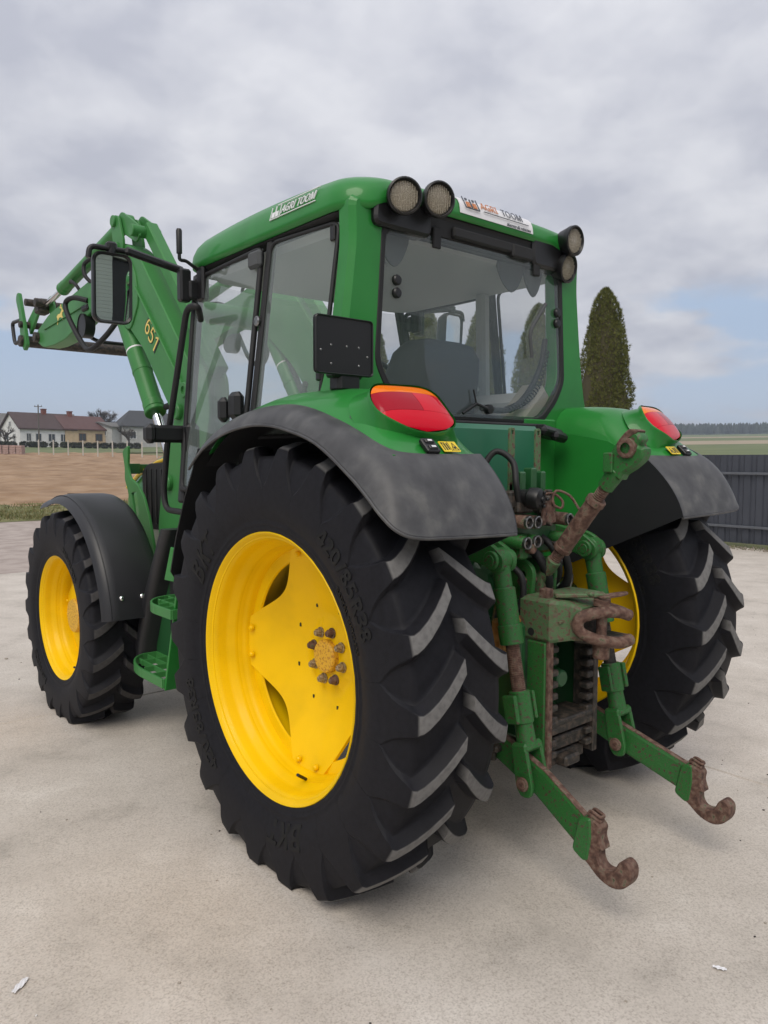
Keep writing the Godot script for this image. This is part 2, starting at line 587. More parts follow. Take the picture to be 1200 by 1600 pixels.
	mat("crop", Color.WHITE, 0.95, 0.0, ntex(0.008, [[0.0, lin(0.105, 0.135, 0.048)], [1.0, lin(0.155, 0.175, 0.07)]], 512, 6, 58), 0.02, null, 0.0, true)
	mat("stubble", Color.WHITE, 0.95, 0.0, ntex(0.008, [[0.0, lin(0.30, 0.235, 0.155)], [1.0, lin(0.38, 0.31, 0.22)]], 512, 6, 59), 0.02, null, 0.0, true)
	var bl := mat("blade", Color.WHITE, 0.9)
	bl.vertex_color_use_as_albedo = true
	bl.backlight_enabled = true
	bl.backlight = Color(0.3, 0.3, 0.2)
	var th := mat("foliage", Color.WHITE, 0.8)
	th.vertex_color_use_as_albedo = true
	th.backlight_enabled = true
	th.backlight = Color(0.25, 0.25, 0.2)
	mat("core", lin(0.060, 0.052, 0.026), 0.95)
	mat("bark", lin(0.09, 0.07, 0.055), 0.9, 0.0, rub, 2.0)
	mat("fence_sheet", lin(0.052, 0.058, 0.075), 0.45, 0.0, paint_var, 0.5)
	mat("fence_rail", lin(0.13, 0.14, 0.16), 0.45, 0.2, paint_var, 1.0)
	mat("wall_white", lin(0.80, 0.80, 0.80), 0.85, 0.0, paint_var, 0.3)
	mat("wall_cream", lin(0.62, 0.47, 0.30), 0.85, 0.0, paint_var, 0.3)
	mat("wall_grey", lin(0.46, 0.46, 0.45), 0.85, 0.0, paint_var, 0.3)
	mat("roof_brown", lin(0.075, 0.045, 0.040), 0.7, 0.0, paint_var, 0.3)
	mat("roof_red", lin(0.115, 0.055, 0.048), 0.7, 0.0, paint_var, 0.3)
	mat("roof_grey", lin(0.15, 0.145, 0.135), 0.8, 0.0, paint_var, 0.3)
	mat("roof_slate", lin(0.05, 0.052, 0.055), 0.7, 0.0, paint_var, 0.3)
	mat("pane_dark", lin(0.05, 0.06, 0.07), 0.08)
	mat("window_frame", lin(0.6, 0.6, 0.6), 0.5)
	mat("frame_brown", lin(0.12, 0.07, 0.045), 0.5)
	mat("brick_red", lin(0.20, 0.07, 0.05), 0.85)
	mat("pallet_pink", Color.WHITE, 0.85, 0.0, ntex(0.03, [[0.0, lin(0.30, 0.18, 0.15)], [1.0, lin(0.48, 0.36, 0.33)]], 256, 4, 61), 0.7)
	mat("post_white", lin(0.55, 0.52, 0.46), 0.8)
	mat("pole", lin(0.12, 0.105, 0.09), 0.85)
	mat("hall_wall", lin(0.42, 0.47, 0.43), 0.6)
	mat("stone", Color.WHITE, 0.85).vertex_color_use_as_albedo = true

# ---------------------------------------------------------------- ground
func land(x: float, z: float) -> float:
	# the yard is level; beyond it the land rises gently
	var d := Vector2(x - EYE.x, z - EYE.z).length()
	var q := maxf(0.0, d - 25.0)
	return 0.034 * q * q / (q + 14.0)

func patch(x0: float, x1: float, z0: float, z1: float, nx: int, nz: int, lift: float, bumps: Callable) -> MB:
	var b := MB.new()
	var g := []
	for j in nz + 1:
		var row := []
		for i in nx + 1:
			var x := lerpf(x0, x1, float(i) / nx)
			var z := lerpf(z1, z0, float(j) / nz)
			row.append(Vector3(x, land(x, z) + lift + bumps.call(x, z), z))
		g.append(row)
	b.grid(g)
	return b

func ground():
	var flat := func(_x, _z): return 0.0
	# one sheet to the horizon
	var b := MB.new()
	var g := []
	var rs := [0.0, 8.0, 16.0, 24.0, 30.0, 38.0, 50.0, 70.0, 100.0, 140.0, 200.0, 300.0, 450.0, 700.0, 1000.0, 1500.0, 2200.0]
	for r in rs:
		var row := []
		for k in 64:
			var t := -TAU * k / 64
			var x: float = EYE.x + cos(t) * r
			var z: float = EYE.z + sin(t) * r
			row.append(Vector3(x, land(x, z) - 0.06, z))
		g.append(row)
	g.reverse()
	b.grid(g, 0.0, true, true)
	struct_(b, "ground", M.meadow, "grassy land around the concrete yard rising to the horizon", "ground")
	# yard: concrete slabs with open joints
	b = MB.new()
	b.box(Vector3(-2.3, -0.05, 2.2), Vector3(27.0, 0.06, 21.9), 0.0)
	var yard := struct_(b, "yard", M.joint, "pale concrete yard of large slabs under the tractor", "yard")
	var xs := [-15.8, -8.8, -3.8, 1.2, 6.2, 11.15]
	var zs := [-8.75, -2.42, 3.9, 8.6, 13.1]
	for i in xs.size() - 1:
		for j in zs.size() - 1:
			var s := MB.new()
			var q := 0.006
			s.box(Vector3((xs[i] + xs[i + 1]) * 0.5, -0.030, (zs[j] + zs[j + 1]) * 0.5), Vector3(xs[i + 1] - xs[i] - q, 0.06, zs[j + 1] - zs[j] - q), 0.006)
			add(s, "concrete_slab", M.concrete, yard)
	# small stones and chips on the concrete
	var chips := MB.new()
	for k in 420:
		var p := EYE + AWAY * rng.randf_range(1.0, 9.0) + SIDE * rng.randf_range(-3.2, 4.4)
		var r := rng.randf_range(0.0022, 0.0045) if k % 9 else rng.randf_range(0.005, 0.011)
		chips.col = [Color(0.36, 0.32, 0.27), Color(0.05, 0.045, 0.04), Color(0.10, 0.08, 0.06), Color(0.70, 0.69, 0.66)][[0, 1, 1, 2, 0, 1, 3][k % 7]]
		chips.box(Vector3(p.x, r * 0.45, p.z), Vector3(r * 2.2, r, r * 1.6), r * 0.3, Basis(Vector3.UP, rng.randf() * TAU))
	var co := add(chips, numbered("stone_chips"), M.stone, self)
	tag(co, "scattered tiny stone chips lying on the concrete yard", "stones", "", "stuff")
	for q in [[Vector3(-1.945, 0, 0.05), 0.065, 0.7, "crumpled white scrap lying at the lower left of the yard"], [Vector3(-0.283, 0, 1.366), 0.04, 2.0, "small white flake lying on the concrete at the lower right"]]:
		var sc := MB.new()
		var gp := []
		for j in 5:
			var row := []
			for i in 9: row.append(Vector3((i / 8.0 - 0.5) * q[1], 0.004 + 0.006 * absf(sin(i * 2.1 + j * 1.3)), (0.5 - j / 4.0) * q[1] * 0.35 * (1.0 - absf(i / 8.0 - 0.5))))
			gp.append(row)
		sc.grid(gp, 0.0015)
		var so := add(sc, numbered("paper_scrap"), M.sticker_white, self)
		so.position = q[0]
		so.rotation.y = q[2]
		tag(so, q[3], "scrap")
	# road, verge, ploughed field, meadow
	struct_(patch(-60.0, 11.0, -18.1, -8.80, 40, 12, -0.022, flat), "road", M.asphalt, "worn grey pink asphalt track beyond the concrete yard", "road")
	var n := FastNoiseLite.new()
	n.seed = 4; n.frequency = 0.35; n.fractal_octaves = 4
	struct_(patch(-60.0, 11.0, -24.6, -18.0, 180, 40, -0.015, func(x, z): return (0.05 * n.get_noise_2d(x * 2.0, z * 2.0) + 0.03) * smoothstep(-18.0, -18.6, z)), "verge", M.meadow, "strip of rough grass between the track and the field", "verge")
	var fn := FastNoiseLite.new()
	fn.seed = 6; fn.frequency = 0.5; fn.fractal_octaves = 4
	struct_(patch(-30.0, 34.0, -92.0, -23.6, 240, 420, 0.02, func(x, z):
		return smoothstep(-23.6, -25.0, z) * (0.030 * sin(z * 5.6 + 0.5 * fn.get_noise_2d(x * 0.2, z * 0.1) * 6.0) + 0.030 * sin(z * 1.63 + 1.0) + 0.12 * fn.get_noise_2d(x * 0.7, z * 3.0))), "ploughed_field", M.soil, "bare brown tilled field behind the grass verge", "field")
	struct_(patch(-10.0, 60.0, -125.0, -92.0, 50, 30, 0.06, flat), "paddock", M.crop, "green paddock in front of the houses", "field")
	# grass on the verge
	var gb := MB.new()
	for k in 15000:
		var x := rng.randf_range(-4.0, 9.5)
		var z := rng.randf_range(-24.6, -18.05)
		if k > 9000: z = -18.0 - absf(rng.randfn(0.0, 1.6))
		if n.get_noise_2d(x * 1.2, z * 1.2) < -0.12 and k % 4: continue
		var hgt := rng.randf_range(0.04, 0.15)
		var a := rng.randf() * TAU
		var p := Vector3(x, land(x, z) + 0.01, z)
		var s := Vector3(cos(a), 0, sin(a)) * rng.randf_range(0.008, 0.018)
		var l := Vector3(rng.randfn(0, 0.05), hgt, rng.randfn(0, 0.05))
		var m := rng.randf()
		gb.col = Color(0.12 + 0.13 * m, 0.15 + 0.05 * m, 0.045 + 0.05 * m)
		gb.tri(p - s, p + s, p + l)
	tag(add(gb, numbered("verge_grass"), M.blade, self), "short dry grass growing along the edge of the track", "grass", "", "stuff")
	# far striped fields to the right
	var strips := [[70.0, 150.0, "crop"], [150.0, 205.0, "stubble"], [205.0, 290.0, "crop"], [290.0, 345.0, "stubble"], [345.0, 560.0, "crop"]]
	for s in strips:
		var mb := MB.new()
		var gg := []
		for j in 9:
			var row := []
			for i in 41:
				var v := lerpf(s[0], s[1], j / 8.0)
				var u := lerpf(-0.05, 0.95, i / 40.0) * v
				var p := EYE + AWAY * v + SIDE * u
				row.append(Vector3(p.x, land(p.x, p.z) + 0.25, p.z))
			gg.append(row)
		mb.grid(gg)
		struct_(mb, "far_field", M[s[2]], "", "field").set_meta("label", "%s strip of farmland beyond the grey fence, %s" % ["green" if s[2] == "crop" else "pale tan", "nearest" if s[0] < 100 else "farthest by the wood" if s[0] > 340 else "between two %s strips, %s" % ["tan" if s[2] == "crop" else "green", "lower" if s[0] < 200 else "upper" if s[0] > 280 else "middle"]])

# ---------------------------------------------------------------- surroundings
func at(u: float, v: float) -> Vector3:
	var p := EYE + SIDE * u + AWAY * v
	return Vector3(p.x, land(p.x, p.z), p.z)

func px(x: float, v: float) -> float:
	return (x - 600.0) / 1190.4 * v

func conifer_mesh(h: float, w: float, sd: int, count: int) -> Array:
	var r := RandomNumberGenerator.new()
	r.seed = sd
	var nz := FastNoiseLite.new()
	nz.seed = sd; nz.frequency = 0.9; nz.fractal_octaves = 3
	var prof := func(t): return (w * 0.5) * (1.0 - 0.42 * t) * pow(maxf(0.0, 1.0 - pow(t, 7.0)), 0.6) * 1.06
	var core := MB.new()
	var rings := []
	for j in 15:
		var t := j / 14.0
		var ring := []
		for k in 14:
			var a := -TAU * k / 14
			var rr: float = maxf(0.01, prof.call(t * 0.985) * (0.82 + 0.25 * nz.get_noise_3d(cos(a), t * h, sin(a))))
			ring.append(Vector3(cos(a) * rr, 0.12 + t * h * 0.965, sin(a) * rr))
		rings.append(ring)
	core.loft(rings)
	var f := MB.new()
	for i in count:
		var t := 1.0 - sqrt(r.randf()) if r.randf() < 0.55 else r.randf()
		t = clampf(t, 0.0, 0.999)
		var a := r.randf() * TAU
		var lump := nz.get_noise_3d(cos(a) * 1.5, t * h * 1.4, sin(a) * 1.5)
		var rr: float = prof.call(t) * (0.90 + 0.34 * lump + r.randf_range(-0.12, 0.11))
		var o := Vector3(cos(a), 0, sin(a))
		var p := o * rr + Vector3(0, 0.08 + t * h, 0)
		# a flat upright spray of scale leaves: three narrow leaflets
		var up := (Vector3.UP * r.randf_range(0.7, 1.2) + o * r.randf_range(0.1, 0.8) + Vector3(r.randfn(0, 0.25), 0, r.randfn(0, 0.25))).normalized()
		var side := up.cross(o.rotated(Vector3.UP, r.randf_range(-1.4, 1.4))).normalized()
		var l := r.randf_range(0.03, 0.085)
		var m := r.randf()
		f.col = Color(0.072 + 0.070 * m, 0.086 + 0.062 * m, 0.018 + 0.016 * m)
		for s in [-0.5, 0.0, 0.5]:
			var d: Vector3 = (up + side * s * 1.3).normalized()
			var wv: Vector3 = side * l * 0.11
			f.tri(p - wv, p + wv, p + d * l * (1.0 - absf(s) * 0.35))
	return [core.mesh(), f.mesh()]

func window_on(parent: Node, o: Vector3, u: Vector3, n: Vector3, w: float, h: float, frame: Material):
	# pane set in a frame; o is the centre on the wall face, n points out
	var f := MB.new()
	var v := Vector3.UP
	var t := 0.12
	f.plate([Vector2(-w / 2, -h / 2), Vector2(w / 2, -h / 2), Vector2(w / 2, h / 2), Vector2(-w / 2, h / 2)], o + n * 0.03, u, v, 0.1, 0.0, [[Vector2(-w / 2 + t, -h / 2 + t), Vector2(w / 2 - t, -h / 2 + t), Vector2(w / 2 - t, h / 2 - t), Vector2(-w / 2 + t, h / 2 - t)]])
	f.box(o + n * 0.03, Vector3(0.07, h - t, 0.08), 0.0, Basis(u, v, n))
	var fo := add(f, "window", frame, parent)
	var p := MB.new()
	p.box(o + n * 0.01, Vector3(w - t, h - t, 0.03), 0.0, Basis(u, v, n))
	add(p, "pane", M.pane_dark, fo)

func house(u0: float, v0: float, turn: float, wid: float, deep: float, wall: float, rise: float, wm: Material, rm: Material, fm: Material, wins_front: Array, wins_side: Array, label: String, chimneys := [], hip := 0.0):
	# gable faces local +z and -z; ridge runs along local z; origin at the centre of the base
	var root := node(numbered("house"), self)
	root.position = at(u0, v0)
	root.rotation.y = -0.7084 + turn
	tag(root, label, "house")
	var w := wid * 0.5
	var d := deep * 0.5
	var b := MB.new()
	var gz := [Vector3(-w, -1, 0), Vector3(w, -1, 0), Vector3(w, wall, 0), Vector3(0, wall + rise * (1.0 if hip == 0.0 else 0.0), 0), Vector3(-w, wall, 0)]
	var F := []
	var K := []
	for p in gz:
		F.append(p + Vector3(0, 0, d)); K.append(p - Vector3(0, 0, d))
	for r in [F, K]: b.poly_out(r, Vector3(0, wall * 0.5, 0))
	for i in [0, 1, 4]:
		var j: int = (i + 1) % 5
		b.poly_out([F[i], F[j], K[j], K[i]], Vector3(0, wall * 0.5, 0))
	add(b, "wall", wm, root)
	b = MB.new()
	var e := 0.35
	var k := rise / w
	for s in [-1.0, 1.0]:
		var ez := d + e
		var a0 := Vector3(s * (w + e), wall - e * k, ez)
		var a1 := Vector3(s * (w + e), wall - e * k, -ez)
		var r0 := Vector3(0, wall + rise, ez - hip)
		var r1 := Vector3(0, wall + rise, -ez + hip)
		var t := Vector3(0, 0.22, 0)
		b.poly_out([a0 + t, a1 + t, r1 + t, r0 + t], Vector3.ZERO)
		b.poly_out([a0, a1, r1, r0], Vector3(0, 99, 0))
		b.poly_out([a0, a1, a1 + t, a0 + t], Vector3.ZERO)
		b.poly_out([a0, r0, r0 + t, a0 + t], Vector3.ZERO)
		b.poly_out([a1, r1, r1 + t, a1 + t], Vector3.ZERO)
	if hip > 0.0:
		for s in [-1.0, 1.0]:
			b.poly_out([Vector3(-(w + e), wall - e * k + 0.22, s * (d + e)), Vector3(w + e, wall - e * k + 0.22, s * (d + e)), Vector3(0, wall + rise + 0.22, s * (d + e - hip))], Vector3.ZERO)
	var roof := add(b, "roof", rm, root)
	for c in chimneys:
		var m := MB.new()
		m.box(Vector3(c[0], wall + rise + 0.1, c[1]), Vector3(0.7, 1.5, 0.7), 0.02)
		m.box(Vector3(c[0], wall + rise + 0.9, c[1]), Vector3(0.85, 0.12, 0.85), 0.02)
		add(m, "chimney", M.brick_red, roof)
	for q in wins_front:
		window_on(root, Vector3(q[0], q[1], d), Vector3.RIGHT, Vector3.BACK, q[2], q[3], fm)
	for q in wins_side:
		window_on(root, Vector3(w, q[1], q[0]), Vector3.FORWARD, Vector3.RIGHT, q[2], q[3], fm)
	return root

func bare_tree(called: String, p: Vector3, h: float, sd: int, label: String, depth := 5):
	var root := node(numbered(called), self, p)
	tag(root, label, "tree")
	var r := RandomNumberGenerator.new()
	r.seed = sd
	var tr := MB.new()
	var cr := MB.new()
	var todo := [[Vector3(0, -0.2, 0), Vector3.UP, h * 0.34, h * 0.035, 0]]
	while todo.size():
		var q: Array = todo.pop_back()
		var e: Vector3 = q[0] + q[1] * q[2]
		(tr if q[4] == 0 else cr).cyl(q[0], e, q[3], q[3] * 0.68, 5 if q[4] < 2 else 3, 0.0, false)
		if q[4] < depth:
			for k in (5 if q[4] < 2 else 4):
				var nd: Vector3 = (q[1] + Vector3(r.randfn(0, 0.55), r.randf_range(-0.1, 0.35), r.randfn(0, 0.55))).normalized()
				todo.append([q[0].lerp(e, r.randf_range(0.55, 1.0)), nd, q[2] * r.randf_range(0.58, 0.82), q[3] * 0.6, q[4] + 1])
	add(tr, "trunk", M.bark, root)
	add(cr, "crown", M.bark, root)

func surroundings():
	# ---- row of columnar conifers along the fence on the right
	var kinds := [conifer_mesh(4.75, 1.22, 71, 30000), conifer_mesh(4.6, 1.25, 72, 30000)]
	var spots := [
		[10.4, -6.15, 0, 1.0, "tall columnar conifer standing clear to the right of the cab"],
		[10.4, -7.75, 1, 1.02, "columnar conifer seen through the right edge of the rear window"],
		[10.4, -9.30, 0, 1.03, "columnar conifer seen through the right cab window behind the side mirror"],
		[10.4, -11.2, 1, 1.12, "columnar conifer seen through the middle of the rear window"],
		[10.4, -13.2, 0, 1.06, "columnar conifer seen through the left half of the rear window"],
		[-9.6, -13.4, 1, 0.9, "columnar conifer on the left of the yard, nearer of the two mirrored in the door"],
		[-9.8, -16.2, 0, 0.85, "columnar conifer on the left of the yard, farther of the two mirrored in the door"],
	]
	for s in spots:
		var root := node(numbered("conifer"), self, Vector3(s[0], 0, s[1]))
		root.scale = Vector3.ONE * s[3]
		root.rotation.y = s[1] * 1.7
		tag(root, s[4], "conifer", "columnar conifers around the yard")
		var t := MB.new()
		t.cyl(Vector3(0, -0.1, 0), Vector3(0, 0.5, 0), 0.09, 0.07, 8)
		add(t, "trunk", M.bark, root)
		var c := add(kinds[s[2]][1], "crown", M.foliage, root)
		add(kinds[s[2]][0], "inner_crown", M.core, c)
	# ---- grey sheet metal fence along the right of the yard
	var f := node(numbered("sheet_fence"), self, Vector3(11.28, 0, 0))
	tag(f, "dark grey corrugated metal fence with horizontal rails behind the right wheel", "fence")
	var z := 6.0
	while z > -15.0:
		# one profiled sheet 1.1 m wide
		var b := MB.new()
		var rows := []
		var prof := []
		for k in 5:
			var q := z - k * 0.22
			prof += [Vector2(q, 0.0), Vector2(q - 0.11, 0.0), Vector2(q - 0.13, 0.028), Vector2(q - 0.20, 0.028)]
		prof.append(Vector2(z - 1.1 + 0.002, 0.0))
		for y in [0.06, 1.655]:
			var row := []
			for p in prof: row.append(Vector3(p.y, y, p.x))
			rows.append(row)
		rows.reverse()
		b.grid(rows, 0.003, false)
		add(b, "metal_sheet", M.fence_sheet, f)
		z -= 1.1
	for y in [1.32, 0.36]:
		var b := MB.new()
		b.box(Vector3(-0.035, y, -4.5), Vector3(0.04, 0.045, 21.0), 0.004)
		add(b, "rail", M.fence_rail, f)
	for k in 9:
		var b := MB.new()
		b.box(Vector3(-0.09, 0.72, 5.3 - k * 2.45), Vector3(0.06, 1.5, 0.06), 0.004)
		add(b, "post", M.fence_rail, f)
	# rough edge of gravel and weeds below the fence
	var gb := MB.new()
	for k in 1500:
		var x := rng.randf_range(10.75, 11.2)
		var q := rng.randf_range(-8.0, 2.0)
		if rng.randf() < 0.55:
			var r := rng.randf_range(0.008, 0.03)
			gb.col = Color(0.30, 0.26, 0.21) * rng.randf_range(0.6, 1.1)
			gb.box(Vector3(x, r * 0.3, q), Vector3(r * 2, r, r * 1.6), r * 0.3, Basis(Vector3.UP, rng.randf() * 6.0))
		else:
			gb.col = Color(0.10, 0.11, 0.035) * rng.randf_range(0.7, 1.5)
			var p := Vector3(x, 0.0, q)
			gb.tri(p - Vector3(0, 0, 0.006), p + Vector3(0, 0, 0.006), p + Vector3(rng.randfn(0, 0.03), rng.randf_range(0.04, 0.12), rng.randfn(0, 0.03)))
	tag(add(gb, numbered("weedy_gravel"), M.blade, self), "strip of gravel and weeds at the foot of the grey fence", "gravel", "", "stuff")
	# ---- houses beyond the field on the left
	var V := 130.0
	house(px(62, V), V, -0.72, 7.2, 9.2, 2.9, 2.5, M.wall_white, M.roof_brown, M.window_frame, [[-1.5, 1.4, 1.9, 1.3], [1.6, 1.2, 0.9, 1.6], [0.0, 3.6, 0.9, 0.9]], [[-2.6, 1.4, 1.1, 1.4], [-0.6, 1.4, 1.3, 1.4], [1.6, 1.4, 1.1, 1.4], [3.2, 1.4, 0.9, 1.4]], "white gabled house with brown roof beyond the field", [[0.0, -1.0]])
	house(px(124, V + 5), V + 5, -0.72, 7.0, 8.0, 2.9, 2.2, M.wall_cream, M.roof_red, M.frame_brown, [], [[1.0, 1.5, 1.3, 1.3], [-2.0, 1.5, 1.3, 1.3]], "cream house with dark red roof joined to the white house", [[0.0, 1.5]])
	house(px(172, V + 8), V + 8, -0.4, 6.0, 5.0, 3.3, 0.8, M.wall_grey, M.roof_grey, M.window_frame, [[1.4, 2.2, 0.8, 0.8]], [], "plain pale grey shed between the cream house and the slate roofed house")
	house(px(232, V + 12), V + 12, -1.0, 7.5, 11.0, 3.6, 2.7, M.wall_grey, M.roof_slate, M.window_frame, [[-1.8, 1.6, 1.2, 1.4], [1.8, 1.6, 1.2, 1.4]], [[-3.6, 1.9, 1.2, 1.4], [-1.2, 1.9, 1.2, 1.4], [1.2, 1.9, 1.2, 1.4], [3.6, 1.9, 1.2, 1.4]], "grey house with dark hipped slate roof behind the loader cylinder", [], 2.6)
	house(px(34, V + 26), V + 26, -1.3, 9.0, 20.0, 3.4, 2.4, M.wall_grey, M.roof_grey, M.frame_brown, [], [[-6.0, 1.8, 1.3, 1.2], [-2.0, 1.8, 1.3, 1.2], [3.0, 1.8, 1.3, 1.2]], "long grey roofed building behind the white house")
	# hedge of separate bushes
	var nth := ["first", "second", "third", "fourth", "fifth", "sixth", "seventh", "eighth", "ninth", "tenth", "eleventh", "twelfth", "thirteenth", "fourteenth", "fifteenth", "sixteenth", "seventeenth", "eighteenth", "nineteenth"]
	for i in 19:
		var hx := 4.0 + i * 11.6 + rng.randf_range(-2.0, 2.0)
		var p := at(px(hx, 118.0), 118.0 + rng.randf_range(-1.0, 1.0))
		var root := node(numbered("hedge_bush"), self, p)
		tag(root, "low dark bush in the hedge before the houses, %s from the left" % nth[i], "bush", "hedge bushes in front of the houses")
		var b := MB.new()
		for k in 420:
			var d := Vector3(rng.randfn(0, 1), rng.randfn(0, 1), rng.randfn(0, 1)).normalized() * rng.randf_range(0.6, 1.0)
			var q := Vector3(d.x * 0.72, 0.45 + d.y * 0.48, d.z * 0.5)
			b.col = Color(0.028, 0.030, 0.012) * rng.randf_range(0.6, 1.9)
			var s := Vector3(rng.randfn(0, 1), rng.randfn(0, 1), rng.randfn(0, 1)).normalized() * 0.12
			b.tri(q - s, q + s, q + Vector3(rng.randfn(0, 0.1), 0.17, rng.randfn(0, 0.1)))
		add(b, "leaves", M.foliage, root)
	bare_tree("bare_tree", at(px(162, 150.0), 150.0), 8.2, 5, "leafless spreading tree behind the houses", 5)
	bare_tree("bare_tree", at(px(10, 121.0), 121.0), 4.2, 8, "small leafless garden tree left of the white house", 4)
	bare_tree("bare_tree", at(px(203, 119.0), 119.0), 4.6, 9, "small leafless garden tree in front of the slate roofed house", 4)
	var b := MB.new()
	b.cyl(Vector3(0, -0.5, 0), Vector3(0, 6.6, 0), 0.13, 0.09, 8)
	b.box(Vector3(0, 6.3, 0), Vector3(1.2, 0.1, 0.1), 0.01)
	for s in [-0.5, 0.0, 0.5]: b.cyl(Vector3(s, 6.35, 0), Vector3(s, 6.55, 0), 0.04, 0.03, 6)
	var pole := add(b, numbered("utility_pole"), M.pole, self)
	pole.position = at(px(63, 117.0), 117.0)
	pole.rotation.y = -0.7084
	tag(pole, "dark wooden utility pole in front of the white house", "pole")
	# post and wire fence along the paddock
	var pf := node(numbered("paddock_fence"), self)
	tag(pf, "row of pale posts with thin wires along the green paddock", "fence")
	var tops := []
	for i in 12:
		var q := at(px(62.0 + i * 23.0, 84.0 - i * 0.8), 84.0 - i * 0.8)
		var m := MB.new()
		m.box(q + Vector3(0, 0.75, 0), Vector3(0.11, 1.9, 0.11), 0.01)
		add(m, "post", M.post_white, pf)
		tops.append(q)
	for y in [0.7, 1.1, 1.5]:
		var m := MB.new()
		m.tube(tops.map(func(t): return t + Vector3(0, y, 0)), 0.008, 4)
		add(m, "wire", M.fence_rail, pf)
	# stacked pink blocks at the far left
	for i in 5:
		var q := at(px(-8.0 + i * 10.4, 84.0), 84.0)
		var root := node(numbered("block_stack"), self, q)
		root.rotation.y = -0.7084 + rng.randf_range(-0.1, 0.1)
		tag(root, "pallet stack of pinkish blocks beyond the field, %s of the five" % ["leftmost", "second from the left", "middle", "second from the right", "rightmost"][i], "block stack", "stacks of pink blocks")
		for y in 4:
			var m := MB.new()
			m.box(Vector3(rng.randf_range(-0.03, 0.03), 0.16 + y * 0.25, 0), Vector3(0.64, 0.235, 0.8), 0.02)
			add(m, "block_layer", M.pallet_pink, root)
	# farm hall behind the photographer, mirrored in the wing mirror and the paint
	var hall := node(numbered("farm_hall"), self, Vector3(4.0, 0, 24.0))
	tag(hall, "large pale farm hall with dark open gate, seen in the left wing mirror", "hall")
	for k in 24:
		var m := MB.new()
		m.box(Vector3(-10.5, 0.16 + k * 0.31, 0), Vector3(19.0, 0.30, 0.10), 0.02)
		add(m, "siding_board", M.hall_wall, hall)
		m = MB.new()
		if k >= 23: m.box(Vector3(2.5, 0.16 + k * 0.31, 0), Vector3(6.9, 0.30, 0.10), 0.02)
		m.box(Vector3(10.5, 0.16 + k * 0.31, 0), Vector3(9.0, 0.30, 0.10), 0.02)
		add(m, "siding_board", M.hall_wall, hall)
	var m2 := MB.new()
	m2.box(Vector3(2.5, 3.5, 0.35), Vector3(7.0, 7.0, 0.2), 0.02)
	add(m2, "gate", M.black_matt, hall)
	m2 = MB.new()
	m2.box(Vector3(-2.5, 7.6, 3.5), Vector3(36.0, 0.25, 8.0), 0.03)
	m2.box(Vector3(-2.5, 3.7, 7.0), Vector3(35.0, 7.4, 0.2), 0.03)
	add(m2, "roof", M.roof_grey, hall)
	# far wood on the right
	var wd := MB.new()
	for k in 1500:
		var v := rng.randf_range(600.0, 690.0)
		var p := at(rng.randf_range(0.20, 0.72) * v, v)
		var h := rng.randf_range(6.0, 9.5)
		var w := rng.randf_range(2.2, 4.0)
		wd.col = Color(0.035, 0.045, 0.030) * rng.randf_range(0.7, 1.5)
		for s in 3:
			var y0 := h * s * 0.28
			wd.cyl(p + Vector3(0, y0, 0), p + Vector3(rng.randfn(0, 0.3), y0 + h * 0.46, 0), w * (1.0 - s * 0.25), 0.2, 5, 0.0, false)
	tag(add(wd, numbered("far_wood"), M.foliage, self), "hazy dark wood along the horizon on the right", "wood", "", "stuff")

